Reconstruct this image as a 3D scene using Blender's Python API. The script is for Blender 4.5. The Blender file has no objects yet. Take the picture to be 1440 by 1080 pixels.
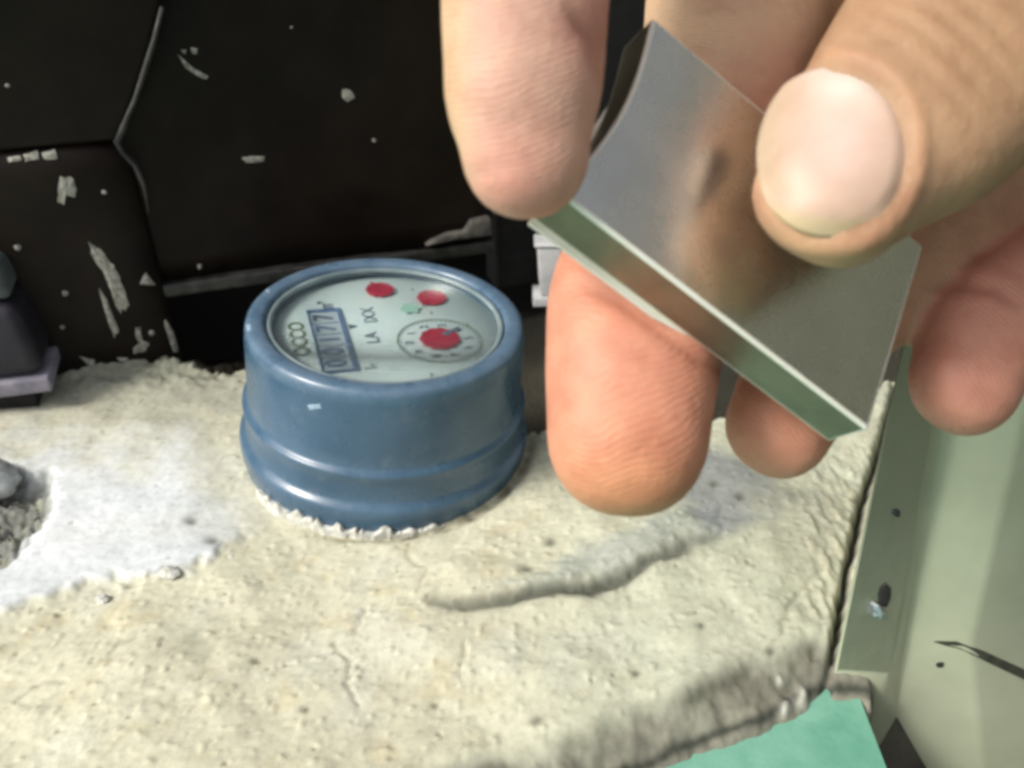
import bpy, bmesh, math, random
import numpy as np
from mathutils import Vector, Matrix
from mathutils.bvhtree import BVHTree

random.seed(4)
rng = np.random.default_rng(7)
scene = bpy.context.scene
COL = scene.collection

# ---------------------------------------------------------------- camera
FPX = 1383.0                       # focal length in pixels of the 1440 px wide photograph
PITCH = math.radians(31)
cam_d = bpy.data.cameras.new('camera')
cam = bpy.data.objects.new('camera', cam_d)
COL.objects.link(cam)
cam.location = (0.036, -0.24585, 0.17089)
cam.rotation_euler = (math.pi / 2 - PITCH, 0, 0)
cam_d.sensor_width = 36
cam_d.lens = 36 * FPX / 1440
cam_d.clip_start = 0.005
cam_d.clip_end = 50
cam_d.dof.use_dof = True
cam_d.dof.focus_distance = 0.185
cam_d.dof.aperture_fstop = (cam_d.lens * 0.001) / 0.0010     # a phone sized aperture of 0.8 mm
scene.camera = cam

# ---------------------------------------------------------------- world and sun
SUN_DIR = Vector((-0.66, -0.34, 0.67)).normalized()          # towards the sun
elev = math.asin(SUN_DIR.z)
world = bpy.data.worlds.new('World')
scene.world = world
world.use_nodes = True
wn = world.node_tree.nodes
wl = world.node_tree.links
wn.clear()
wo = wn.new('ShaderNodeOutputWorld')
wb = wn.new('ShaderNodeBackground')
sky = wn.new('ShaderNodeTexSky')
sky.sky_type = 'NISHITA'
sky.sun_disc = False
sky.sun_elevation = elev
sky.sun_rotation = math.atan2(SUN_DIR.x, SUN_DIR.y)
sky.air_density = 1.0
sky.dust_density = 4.0
sky.ozone_density = 1.0
wb.inputs['Strength'].default_value = 0.125
hs = wn.new('ShaderNodeHueSaturation')          # a thin white overcast
hs.inputs['Saturation'].default_value = 0.30
wl.new(sky.outputs[0], hs.inputs['Color'])
wl.new(hs.outputs[0], wb.inputs['Color'])
wl.new(wb.outputs[0], wo.inputs['Surface'])
sun_d = bpy.data.lights.new('sun', 'SUN')
sun_d.energy = 1.8
sun_d.angle = math.radians(16)
sun_d.color = (1.0, 0.95, 0.86)
sun = bpy.data.objects.new('sun', sun_d)
COL.objects.link(sun)
sun.rotation_euler = SUN_DIR.to_track_quat('Z', 'Y').to_euler()
scene.view_settings.view_transform = 'Standard'
scene.view_settings.look = 'None'
scene.view_settings.gamma = 1.0
scene.view_settings.exposure = 0.52
scene.cycles.filter_width = 3.3
scene.cycles.max_bounces = 10

# ---------------------------------------------------------------- helpers
CAMP = np.array(cam.location)
CF = np.array([0, math.cos(PITCH), -math.sin(PITCH)])
CU = np.array([0, math.sin(PITCH), math.cos(PITCH)])
CR = np.array([1.0, 0, 0])


def ray(x, y):
    return CF + (x - 720) / FPX * CR + (540 - y) / FPX * CU


def at(x, y, d):
    """the point at distance d in front of the camera, on the sight line through a photo pixel"""
    return CAMP + d * ray(x, y)


def on_z(x, y, z=0.0):
    r = ray(x, y)
    return CAMP + r * ((z - CAMP[2]) / r[2])


def on_plane(x, y, p, n):
    r = ray(x, y)
    return CAMP + r * (np.dot(np.array(p) - CAMP, n) / np.dot(r, n))


def to_px(P):
    q = P - CAMP
    d = q @ CF
    return 720 + FPX * (q @ CR) / d, 540 - FPX * (q @ CU) / d, d


def unit(v):
    v = np.asarray(v, float)
    return v / np.linalg.norm(v)


def link(name, me, mats=None, parent=None, smooth=True):
    o = bpy.data.objects.new(name, me)
    COL.objects.link(o)
    if mats:
        for m in (mats if isinstance(mats, (list, tuple)) else [mats]):
            me.materials.append(m)
    if parent:
        o.parent = parent
    if smooth:
        me.polygons.foreach_set('use_smooth', [True] * len(me.polygons))
    return o


def mesh_obj(name, verts, faces, mats=None, parent=None, smooth=False):
    me = bpy.data.meshes.new(name)
    me.from_pydata([tuple(v) for v in verts], [], [tuple(f) for f in faces])
    me.update()
    return link(name, me, mats, parent, smooth)


def bm_obj(name, bm, mats=None, parent=None, smooth=False):
    me = bpy.data.meshes.new(name)
    bm.to_mesh(me)
    bm.free()
    return link(name, me, mats, parent, smooth)


def tag(o, label=None, cat=None, group=None, kind=None):
    if label:
        o['label'] = label
    if cat:
        o['category'] = cat
    if group:
        o['group'] = group
    if kind:
        o['kind'] = kind
    return o


def empty(name, loc=(0, 0, 0), rot=(0, 0, 0)):
    o = bpy.data.objects.new(name, None)
    COL.objects.link(o)
    o.location = loc
    o.rotation_euler = rot
    o.empty_display_size = 0.01
    return o


def lathe(name, prof, mats, parent, seg=128, z0=0.0):
    vs, fs = [], []
    n = len(prof)
    for k in range(seg):
        a = 2 * math.pi * k / seg
        for r, z in prof:
            vs.append((r * math.cos(a), r * math.sin(a), z))
    for k in range(seg):
        k2 = (k + 1) % seg
        for i in range(n - 1):
            fs.append((k * n + i, k2 * n + i, k2 * n + i + 1, k * n + i + 1))
    me = bpy.data.meshes.new(name)
    me.from_pydata(vs, [], fs)
    bm = bmesh.new()
    bm.from_mesh(me)
    bmesh.ops.remove_doubles(bm, verts=bm.verts, dist=1e-6)
    bmesh.ops.recalc_face_normals(bm, faces=bm.faces)
    bm.to_mesh(me)
    bm.free()
    return link(name, me, mats, parent, True)


def smooth_profile(pts, k=3):
    """round the corners of a lathe profile by corner cutting"""
    p = [np.array(q, float) for q in pts]
    for _ in range(k):
        out = [p[0]]
        for a, b in zip(p[:-1], p[1:]):
            out += [0.75 * a + 0.25 * b, 0.25 * a + 0.75 * b]
        out.append(p[-1])
        p = out
    return [tuple(q) for q in p]


def bevel_mod(o, w, seg=3, angle=30):
    m = o.modifiers.new('bevel', 'BEVEL')
    m.width = w
    m.segments = seg
    m.limit_method = 'ANGLE'
    m.angle_limit = math.radians(angle)
    m.harden_normals = False
    return o


# numpy gradient noise ------------------------------------------------
_perm = rng.permutation(512)
_perm = np.concatenate([_perm, _perm])
_g2 = np.stack([np.cos(np.arange(512) * 2.399963), np.sin(np.arange(512) * 2.399963)], 1)


def perlin(x, y, seed=0):
    x = x + seed * 17.13
    y = y + seed * 9.71
    xi = np.floor(x).astype(int)
    yi = np.floor(y).astype(int)
    xf = x - xi
    yf = y - yi
    u = xf * xf * xf * (xf * (xf * 6 - 15) + 10)
    v = yf * yf * yf * (yf * (yf * 6 - 15) + 10)

    def g(ix, iy, dx, dy):
        h = _perm[(_perm[ix & 511] + iy) & 511]
        return _g2[h, 0] * dx + _g2[h, 1] * dy
    a = g(xi, yi, xf, yf)
    b = g(xi + 1, yi, xf - 1, yf)
    c = g(xi, yi + 1, xf, yf - 1)
    d = g(xi + 1, yi + 1, xf - 1, yf - 1)
    return ((a * (1 - u) + b * u) * (1 - v) + (c * (1 - u) + d * u) * v) * 1.5


def fbm(x, y, oct=4, seed=0, gain=0.5):
    s = 0
    amp = 1.0
    for i in range(oct):
        s = s + amp * perlin(x, y, seed + i)
        x = x * 2.03
        y = y * 2.03
        amp *= gain
    return s


def sstep(a, b, x):
    t = np.clip((x - a) / (b - a), 0, 1)
    return t * t * (3 - 2 * t)


def seg_dist(px, py, pts):
    """distance to a polyline and the signed side (positive = below it in the photo)"""
    best = np.full(px.shape, 1e9)
    side = np.zeros(px.shape)
    par = np.zeros(px.shape)
    L = 0
    for (ax, ay), (bx, by) in zip(pts[:-1], pts[1:]):
        dx, dy = bx - ax, by - ay
        l2 = dx * dx + dy * dy
        t = np.clip(((px - ax) * dx + (py - ay) * dy) / l2, 0, 1)
        ex, ey = px - ax - t * dx, py - ay - t * dy
        d = np.hypot(ex, ey)
        m = d < best
        best = np.where(m, d, best)
        side = np.where(m, np.sign(dx * ey - dy * ex), side)
        par = np.where(m, L + t * math.sqrt(l2), par)
        L += math.sqrt(l2)
    return best, side, par / L


def in_poly(px, py, pts):
    """signed distance (positive inside) to a polygon drawn in photo pixels"""
    d, _, _ = seg_dist(px, py, list(pts) + [pts[0]])
    inside = np.zeros(px.shape, bool)
    n = len(pts)
    j = n - 1
    for i in range(n):
        xi, yi = pts[i]
        xj, yj = pts[j]
        c = ((yi > py) != (yj > py)) & (px < (xj - xi) * (py - yi) / (yj - yi + 1e-9) + xi)
        inside ^= c
        j = i
    return np.where(inside, d, -d)


# ---------------------------------------------------------------- materials
def new_mat(name):
    m = bpy.data.materials.new(name)
    m.use_nodes = True
    nt = m.node_tree
    b = nt.nodes['Principled BSDF']
    return m, nt, b


def noise_node(nt, scale, detail=6, rough=0.6, coord='Object'):
    tc = nt.nodes.new('ShaderNodeTexCoord')
    n = nt.nodes.new('ShaderNodeTexNoise')
    n.inputs['Scale'].default_value = scale
    n.inputs['Detail'].default_value = detail
    n.inputs['Roughness'].default_value = rough
    nt.links.new(tc.outputs[coord], n.inputs['Vector'])
    return n


def ramp(nt, src, stops):
    r = nt.nodes.new('ShaderNodeValToRGB')
    el = r.color_ramp.elements
    while len(el) < len(stops):
        el.new(0.5)
    for e, (p, c) in zip(el, stops):
        e.position = p
        e.color = (c[0], c[1], c[2], 1) if not np.isscalar(c) else (c, c, c, 1)
    nt.links.new(src, r.inputs[0])
    return r


def add_bump(nt, b, layers):
    prev = None
    for sock, strength, dist in layers:
        bp = nt.nodes.new('ShaderNodeBump')
        bp.inputs['Strength'].default_value = strength
        bp.inputs['Distance'].default_value = dist
        nt.links.new(sock, bp.inputs['Height'])
        if prev:
            nt.links.new(prev.outputs[0], bp.inputs['Normal'])
        prev = bp
    nt.links.new(prev.outputs[0], b.inputs['Normal'])


def surf(name, c1, c2, scale=60, rough=(0.4, 0.6), bump=0.0, metallic=0.0, lo=0.35, hi=0.65, bscale=None, bdist=0.0003, spec=0.5):
    m, nt, b = new_mat(name)
    n = noise_node(nt, scale)
    r = ramp(nt, n.outputs['Fac'], [(lo, c1), (hi, c2)])
    nt.links.new(r.outputs[0], b.inputs['Base Color'])
    n2 = noise_node(nt, scale * 2.7, 4)
    mr = nt.nodes.new('ShaderNodeMapRange')
    mr.inputs['To Min'].default_value = rough[0]
    mr.inputs['To Max'].default_value = rough[1]
    mr.inputs['From Min'].default_value = 0.3
    mr.inputs['From Max'].default_value = 0.7
    nt.links.new(n2.outputs['Fac'], mr.inputs['Value'])
    nt.links.new(mr.outputs[0], b.inputs['Roughness'])
    b.inputs['Metallic'].default_value = metallic
    b.inputs['Specular IOR Level'].default_value = spec
    if bump:
        n3 = noise_node(nt, bscale or scale * 4, 5)
        add_bump(nt, b, [(n3.outputs['Fac'], bump, bdist)])
    return m


def attr_color(nt, name):
    a = nt.nodes.new('ShaderNodeAttribute')
    a.attribute_name = name
    return a


def mix_mult(nt, a, bsock, fac):
    mx = nt.nodes.new('ShaderNodeMix')
    mx.data_type = 'RGBA'
    mx.blend_type = 'MULTIPLY'
    mx.inputs[0].default_value = fac
    nt.links.new(a, mx.inputs[6])
    nt.links.new(bsock, mx.inputs[7])
    return mx.outputs[2]


# mortar: colour from the painted stains and shade of the surface, fine grain from noise
M_MORTAR, nt, b = new_mat('mortar')
a = attr_color(nt, 'stain_shade')
n1 = noise_node(nt, 420, 6, 0.65)
r1 = ramp(nt, n1.outputs['Fac'], [(0.30, 0.80), (0.5, 0.97), (0.72, 1.08)])
c = mix_mult(nt, a.outputs['Color'], r1.outputs[0], 1.0)
nt.links.new(c, b.inputs['Base Color'])
b.inputs['Roughness'].default_value = 0.9
b.inputs['Specular IOR Level'].default_value = 0.25
n2 = noise_node(nt, 900, 4, 0.6)
n3 = noise_node(nt, 2600, 3, 0.6)
add_bump(nt, b, [(n2.outputs['Fac'], 0.15, 0.0005), (n3.outputs['Fac'], 0.2, 0.0002)])

M_TEAL = surf('teal floor paint', (0.13, 0.36, 0.26), (0.22, 0.47, 0.36), 70, (0.45, 0.7), 0.4, bscale=300, bdist=0.0006)
M_BLUE = surf('blue enamel', (0.032, 0.083, 0.146), (0.047, 0.110, 0.185), 45, (0.22, 0.38), 0.12, bscale=260, bdist=0.0003)
nt = M_BLUE.node_tree
b = nt.nodes['Principled BSDF']
b.inputs['Coat Weight'].default_value = 0.25
b.inputs['Coat Roughness'].default_value = 0.16
nd = noise_node(nt, 190, 8, 0.72)
rd = ramp(nt, nd.outputs['Fac'], [(0.54, 0.0), (0.76, 0.35)])
mx = nt.nodes.new('ShaderNodeMix')
mx.data_type = 'RGBA'
nt.links.new(rd.outputs[0], mx.inputs[0])
nt.links.new(b.inputs['Base Color'].links[0].from_socket, mx.inputs[6])
mx.inputs[7].default_value = (0.20, 0.24, 0.28, 1)      # dried cement dust
# pale highlights painted along the two raised ribs and the rim
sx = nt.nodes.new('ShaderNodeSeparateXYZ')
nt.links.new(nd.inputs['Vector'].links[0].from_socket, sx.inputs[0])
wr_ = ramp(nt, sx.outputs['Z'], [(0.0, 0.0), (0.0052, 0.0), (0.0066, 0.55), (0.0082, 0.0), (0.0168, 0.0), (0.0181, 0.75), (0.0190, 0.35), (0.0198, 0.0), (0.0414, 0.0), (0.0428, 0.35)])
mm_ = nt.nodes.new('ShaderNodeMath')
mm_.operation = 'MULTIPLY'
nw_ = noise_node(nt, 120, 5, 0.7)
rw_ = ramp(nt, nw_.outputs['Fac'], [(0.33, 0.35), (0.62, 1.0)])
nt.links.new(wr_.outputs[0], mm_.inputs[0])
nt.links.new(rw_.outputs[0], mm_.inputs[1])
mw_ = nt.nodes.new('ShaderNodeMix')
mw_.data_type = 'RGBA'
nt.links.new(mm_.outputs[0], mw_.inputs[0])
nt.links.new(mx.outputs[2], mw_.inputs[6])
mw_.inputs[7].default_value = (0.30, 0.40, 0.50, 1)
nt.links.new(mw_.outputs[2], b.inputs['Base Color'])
M_DIAL = surf('dial white', (0.80, 0.86, 0.87), (0.86, 0.90, 0.91), 40, (0.5, 0.6))
M_INK = surf('dial ink', (0.10, 0.12, 0.18), (0.17, 0.19, 0.26), 300, (0.5, 0.6))
M_INKBLUE = surf('dial blue ink', (0.13, 0.20, 0.37), (0.20, 0.28, 0.46), 300, (0.5, 0.6))
M_INKGREEN = surf('faded olive ink', (0.20, 0.23, 0.16), (0.30, 0.33, 0.24), 300, (0.5, 0.6))
M_RED = surf('red pointer', (0.42, 0.02, 0.05), (0.52, 0.04, 0.08), 200, (0.35, 0.45))
M_PALEGREEN = surf('pale green print', (0.36, 0.55, 0.47), (0.44, 0.62, 0.54), 200, (0.5, 0.6))
M_WINDOW = surf('counter window', (0.62, 0.66, 0.72), (0.72, 0.75, 0.80), 200, (0.4, 0.5))
M_PLASTER = surf('white plaster crumb', (0.42, 0.42, 0.36), (0.72, 0.72, 0.68), 500, (0.85, 0.95), 0.6, bscale=900)
M_CHIP = surf('bared primer', (0.16, 0.16, 0.135), (0.44, 0.43, 0.37), 700, (0.8, 0.95), 0.5, bscale=1200)
M_BLACK = surf('black gloss paint', (0.0065, 0.0042, 0.0028), (0.013, 0.0085, 0.0058), 40, (0.36, 0.55), 0.2, bscale=150, bdist=0.0005, spec=0.16)
M_BLACKGLINT = surf('black paint highlight', (0.010, 0.010, 0.009), (0.05, 0.048, 0.044), 160, (0.4, 0.6), 0.3, lo=0.4, hi=0.7)  # paler black that paints the highlight on the lip and weld bead
M_VOID = surf('deep shade black', (0.003, 0.003, 0.003), (0.007, 0.006, 0.006), 60, (0.7, 0.9))  # near black that stands in for deep shade
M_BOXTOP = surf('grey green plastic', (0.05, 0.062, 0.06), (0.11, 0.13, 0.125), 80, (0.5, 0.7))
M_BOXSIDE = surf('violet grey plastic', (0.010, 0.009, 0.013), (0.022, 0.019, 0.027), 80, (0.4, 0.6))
M_EDGE = surf('pale plastic edge', (0.16, 0.15, 0.19), (0.30, 0.28, 0.33), 200, (0.5, 0.6))
M_WHITEPL = surf('white plastic', (0.50, 0.50, 0.50), (0.66, 0.66, 0.66), 150, (0.4, 0.55))
M_POST = surf('sage green paint', (0.39, 0.43, 0.30), (0.46, 0.50, 0.36), 34, (0.45, 0.62), 0.3, bscale=180, bdist=0.0005)
M_SCREW = surf('screw steel', (0.35, 0.38, 0.42), (0.6, 0.63, 0.68), 600, (0.25, 0.4), metallic=0.9)
M_HOLE = surf('dark hole', (0.008, 0.008, 0.008), (0.02, 0.02, 0.018), 400, (0.8, 0.9))
M_STONE = surf('grey pebble', (0.30, 0.32, 0.32), (0.55, 0.57, 0.56), 260, (0.35, 0.6), 0.5, bscale=500)
M_GRAVEL = surf('dark gravel', (0.05, 0.05, 0.04), (0.22, 0.22, 0.17), 500, (0.8, 0.95), 0.5)
M_METAL = surf('nickel plating', (0.62, 0.61, 0.565), (0.70, 0.69, 0.64), 90, (0.22, 0.32), 0.05, metallic=1.0, bscale=300, bdist=0.0002)
nt = M_METAL.node_tree
b = nt.nodes['Principled BSDF']
tcm = nt.nodes.new('ShaderNodeTexCoord')
mpm = nt.nodes.new('ShaderNodeMapping')
mpm.inputs['Rotation'].default_value = (0.3, 0.5, 0.9)
mpm.inputs['Scale'].default_value = (1.0, 30.0, 30.0)
nsm = nt.nodes.new('ShaderNodeTexNoise')
nsm.inputs['Scale'].default_value = 60
nsm.inputs['Detail'].default_value = 6
nt.links.new(tcm.outputs['Object'], mpm.inputs['Vector'])
nt.links.new(mpm.outputs[0], nsm.inputs['Vector'])
add_bump(nt, b, [(nsm.outputs['Fac'], 0.10, 0.0002)])
M_METALSIDE = surf('toned down side plating', (0.20, 0.175, 0.125), (0.28, 0.24, 0.17), 160, (0.30, 0.42), 0.1, metallic=0.75, bscale=500, bdist=0.0002)  # browned to tone down the green reflection in the side faces
M_METALEDGE = surf('painted edge highlight', (0.86, 0.84, 0.72), (0.93, 0.92, 0.83), 300, (0.35, 0.5), metallic=0.25)  # pale colour painting the bright highlight along the block's edges

# thin cover glass: clear with a sheen
M_GLASS, nt, b = new_mat('cover glass')
nt.nodes.remove(b)
out = nt.nodes['Material Output']
tr = nt.nodes.new('ShaderNodeBsdfTransparent')
tr.inputs[0].default_value = (0.93, 0.97, 0.96, 1)
gl = nt.nodes.new('ShaderNodeBsdfGlossy')
gl.inputs['Roughness'].default_value = 0.28
lw = nt.nodes.new('ShaderNodeLayerWeight')
lw.inputs['Blend'].default_value = 0.5
pw = nt.nodes.new('ShaderNodeMath')
pw.operation = 'POWER'
pw.inputs[1].default_value = 4.0
nt.links.new(lw.outputs['Facing'], pw.inputs[0])
fr = nt.nodes.new('ShaderNodeMath')
fr.operation = 'MULTIPLY_ADD'
fr.inputs[1].default_value = 0.7
fr.inputs[2].default_value = 0.03
nt.links.new(pw.outputs[0], fr.inputs[0])
mx = nt.nodes.new('ShaderNodeMixShader')
nt.links.new(fr.outputs[0], mx.inputs[0])
nt.links.new(tr.outputs[0], mx.inputs[1])
nt.links.new(gl.outputs[0], mx.inputs[2])
nt.links.new(mx.outputs[0], out.inputs['Surface'])

# skin
M_SKIN, nt, b = new_mat('skin')
a = attr_color(nt, 'tone')
n1 = noise_node(nt, 160, 5, 0.6)
r1 = ramp(nt, n1.outputs['Fac'], [(0.32, (0.86, 0.80, 0.78)), (0.52, 1.0), (0.70, (1.05, 1.05, 1.03))])
c = mix_mult(nt, a.outputs['Color'], r1.outputs[0], 1.0)
nt.links.new(c, b.inputs['Base Color'])
b.inputs['Subsurface Weight'].default_value = 0.35
b.inputs['Subsurface Radius'].default_value = (1.0, 0.35, 0.2)
b.inputs['Subsurface Scale'].default_value = 0.003
b.inputs['Roughness'].default_value = 0.55
b.inputs['Specular IOR Level'].default_value = 0.35
n2 = noise_node(nt, 700, 5, 0.6)
vo = nt.nodes.new('ShaderNodeTexVoronoi')
vo.inputs['Scale'].default_value = 1500
tc = nt.nodes.new('ShaderNodeTexCoord')
nt.links.new(tc.outputs['Object'], vo.inputs['Vector'])
add_bump(nt, b, [(n2.outputs['Fac'], 0.40, 0.0005), (vo.outputs['Distance'], 0.14, 0.00015)])

# finger print ridges on the pads
wv = nt.nodes.new('ShaderNodeTexWave')
wv.wave_type = 'RINGS'
wv.rings_direction = 'SPHERICAL'
wv.inputs['Scale'].default_value = 560
wv.inputs['Distortion'].default_value = 14
wv.inputs['Detail'].default_value = 2
wv.inputs['Detail Scale'].default_value = 0.25
vt = nt.nodes.new('ShaderNodeMapping')
vt.inputs['Location'].default_value = (-0.055, 0.150, -0.085)
nt.links.new(tc.outputs['Object'], vt.inputs['Vector'])
nt.links.new(vt.outputs[0], wv.inputs['Vector'])
pd = attr_color(nt, 'pad')
bp = nt.nodes.new('ShaderNodeBump')
bp.inputs['Distance'].default_value = 0.00012
nt.links.new(pd.outputs['Fac'], bp.inputs['Strength'])
nt.links.new(wv.outputs['Fac'], bp.inputs['Height'])
nt.links.new(b.inputs['Normal'].links[0].from_socket, bp.inputs['Normal'])
nt.links.new(bp.outputs[0], b.inputs['Normal'])

M_NAIL, nt, b = new_mat('nail plate')
a = attr_color(nt, 'tone')
n1 = noise_node(nt, 260, 5, 0.6)
r1 = ramp(nt, n1.outputs['Fac'], [(0.3, (0.92, 0.90, 0.88)), (0.6, 1.0)])
nt.links.new(mix_mult(nt, a.outputs['Color'], r1.outputs[0], 1.0), b.inputs['Base Color'])
b.inputs['Subsurface Weight'].default_value = 0.2
b.inputs['Subsurface Scale'].default_value = 0.0015
b.inputs['Roughness'].default_value = 0.5
n2 = noise_node(nt, 500, 4, 0.6)
add_bump(nt, b, [(n2.outputs['Fac'], 0.15, 0.0003)])


def set_color_attr(me, name, arr):
    at_ = me.color_attributes.new(name, 'FLOAT_COLOR', 'POINT')
    c4 = np.ones((len(arr), 4), np.float32)
    c4[:, :3] = arr
    at_.data.foreach_set('color', c4.ravel())


# ================================================================ LARGE STRUCTURE
# ---------------------------------------------------------------- mortar ledge (height field)
STEP = 0.00062
xs = np.arange(-0.24, 0.262, STEP)
ys = np.arange(-0.175, 0.17, STEP)
X, Y = np.meshgrid(xs, ys)
P0 = np.stack([X, Y, np.zeros_like(X)], -1)
PX, PY, _ = to_px(P0)
wob = fbm(X * 60, Y * 60, 3, 3)
wob2 = fbm(X * 220, Y * 220, 3, 9)
PXw = PX + wob * 14 + wob2 * 7
PYw = PY + fbm(X * 60, Y * 60, 3, 5) * 10 + fbm(X * 220, Y * 220, 3, 13) * 6

H = fbm(X * 14, Y * 14, 4, 20) * 0.0028 + fbm(X * 60, Y * 60, 3, 30, 0.4) * 0.0005 + fbm(X * 330, Y * 330, 3, 40, 0.5) * 0.00008 * (1 + 1.2 * fbm(X * 30, Y * 30, 2, 44))
# trowel strokes, stretched along the ledge
H += fbm(X * 55 + Y * 18, Y * 190 - X * 30, 3, 50) * 0.00012
# small pits
pit = fbm(X * 420, Y * 420, 2, 60)
pitm = sstep(0.80, 1.1, pit)
H -= pitm * 0.0011
grit = fbm(X * 700, Y * 700, 2, 66)
H += sstep(0.7, 1.1, grit) * 0.0004

beige = np.array([0.625, 0.61, 0.46])
base = np.ones(X.shape + (3,)) * beige
v = fbm(X * 24, Y * 24, 4, 70)[..., None]
base = base * (1 + 0.10 * v)
v2 = sstep(0.05, 0.7, fbm(X * 40, Y * 40, 4, 80))[..., None]
base = base * (1 - 0.5 * v2) + np.array([0.63, 0.64, 0.54]) * 0.5 * v2
# ochre blotches
v3 = sstep(0.25, 0.8, fbm(X * 90, Y * 90, 3, 90))[..., None]
base = base * (1 - 0.35 * v3) + np.array([0.50, 0.42, 0.24]) * 0.35 * v3


def blend(mask, colr, k=1.0):
    global base
    m = (np.clip(mask, 0, 1) * k)[..., None]
    base = base * (1 - m) + np.array(colr) * m


# greener, greyer mortar towards the right
blend(sstep(620, 1000, PXw + (PYw - 760) * 0.3), (0.50, 0.53, 0.42), 0.65)
# shade of the gate at the back, painted into the mortar colour
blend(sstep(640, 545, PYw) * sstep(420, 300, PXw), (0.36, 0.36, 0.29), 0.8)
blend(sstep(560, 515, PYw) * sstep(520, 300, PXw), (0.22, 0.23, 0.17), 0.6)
# white skim coat on the left
skim = in_poly(PXw, PYw, [(-400, 900), (0, 858), (60, 840), (125, 822), (190, 816), (250, 806), (300, 782), (345, 735), (335, 690), (345, 640), (338, 570), (200, 560), (60, 570), (-60, 590), (-400, 600)])
lowb = sstep(720, 780, PY)
sk = sstep(-4, 10, skim) * lowb + sstep(-60, 110, skim + wob * 30) * (1 - lowb)
blend(sk * sstep(565, 720, PY + wob * 40 - (PX - 200) * 0.15), (0.70, 0.735, 0.75), 0.97)
blend(sk * sstep(0.1, 0.8, fbm(X * 35, Y * 35, 3, 95)) * sstep(640, 740, PY), (0.78, 0.80, 0.81), 0.75)
H = H * (1 - 0.45 * sk) + sk * 0.0011
# raised crumbly lip of the skim coat
lip = np.exp(-(np.clip(skim, -30, 60) / 9.0) ** 2) * (PY > 740)
H += lip * (0.0003 + 0.0009 * np.clip(fbm(X * 130, Y * 130, 3, 99), 0, 1))
# broken hole at the left edge
hole = in_poly(PXw, PYw, [(-120, 690), (20, 660), (72, 672), (70, 705), (52, 745), (0, 795), (-120, 840)])
hm = sstep(-14, 24, hole)
H -= hm * (0.006 + 0.003 * fbm(X * 150, Y * 150, 3, 101)) + hm * np.abs(fbm(X * 380, Y * 380, 3, 103)) * 0.003
blend(hm, (0.11, 0.11, 0.085), 0.85)
blend(hm * sstep(0.0, 0.6, fbm(X * 260, Y * 260, 3, 105)), (0.34, 0.35, 0.27), 0.7)
# trowel groove: the layer behind it overhangs the one in front
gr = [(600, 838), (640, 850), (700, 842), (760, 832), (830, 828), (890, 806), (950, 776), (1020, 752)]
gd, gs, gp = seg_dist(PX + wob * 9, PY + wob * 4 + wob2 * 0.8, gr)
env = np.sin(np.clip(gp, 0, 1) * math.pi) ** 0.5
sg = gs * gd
H += env * sstep(7, -13, sg) * np.exp(-(np.minimum(0, sg) / 120.0) ** 2) * 0.0007
H -= env * np.exp(-((sg - 4) / 8.0) ** 2) * 0.0018
blend(env * np.exp(-((sg - 4) / 10.0) ** 2), (0.12, 0.125, 0.095), 0.9)  # dark line of the groove's shade, painted into the colour
smear = in_poly(PXw, PYw, [(690, 830), (760, 820), (850, 760), (1000, 715), (1010, 752), (930, 782), (860, 815), (760, 828)])
blend(sstep(-14, 14, smear), (0.43, 0.46, 0.40), 0.85)
H += sstep(-10, 20, smear) * 0.0008
# blue grey paint smudge and shadow below the fingers, both in the colour
sm2 = in_poly(PXw, PYw, [(950, 650), (985, 615), (1060, 640), (1140, 700), (1090, 740), (1010, 768), (960, 735)])
blend(sstep(-10, 22, sm2), (0.23, 0.25, 0.27), 0.75)
sm3 = in_poly(PXw, PYw, [(1040, 690), (1160, 640), (1200, 700), (1190, 800), (1120, 820), (1060, 760)])
blend(sstep(-20, 30, sm3), (0.38, 0.38, 0.29), 0.6)
blend(env * np.exp(-((sg - 3) / 8.0) ** 2), (0.11, 0.115, 0.09), 0.85)  # the groove's painted shade again, over the smear
# ridges of mortar squeezed against the green post
rg = sstep(1080, 1190, PX) * sstep(940, 880, PY) * sstep(560, 700, PY)
H += rg * (np.abs(fbm(X * 240, Y * 75, 3, 110)) * 0.0013 - 0.0003)
blend(rg * sstep(0.1, 0.5, fbm(X * 240, Y * 75, 3, 110)), (0.55, 0.52, 0.38), 0.6)
# gap right of the meter foot: dirt and the meter's painted shade
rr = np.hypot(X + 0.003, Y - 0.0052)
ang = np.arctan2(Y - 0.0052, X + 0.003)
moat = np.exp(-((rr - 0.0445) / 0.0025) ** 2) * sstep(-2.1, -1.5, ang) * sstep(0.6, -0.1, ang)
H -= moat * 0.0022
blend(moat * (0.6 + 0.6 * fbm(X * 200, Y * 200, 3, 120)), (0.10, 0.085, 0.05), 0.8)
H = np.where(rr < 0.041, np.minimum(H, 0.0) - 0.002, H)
# cracks
for ck, w, dp in (([(470, 905), (492, 925), (488, 960), (503, 990)], 3.2, 0.0012), ([(500, 890), (505, 868), (520, 850)], 2.6, 0.0009),
                  ([(655, 905), (648, 935), (652, 960)], 2.4, 0.0008), ([(180, 822), (230, 800), (250, 798)], 3.0, 0.0012),
                  ([(560, 770), (600, 800), (590, 830)], 2.6, 0.0008), ([(20, 980), (60, 960), (90, 962)], 2.6, 0.0009),
                  ([(150, 930), (165, 910), (190, 900)], 2.4, 0.0008), ([(1160, 790), (1110, 850), (1090, 905)], 3, 0.001)):
    cd, _, _ = seg_dist(PX + wob2 * 7, PY + wob * 5, ck)
    e = np.exp(-(cd / w) ** 2)
    H -= e * dp * 0.45
    blend(e, (0.28, 0.26, 0.19), 0.4)
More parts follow.
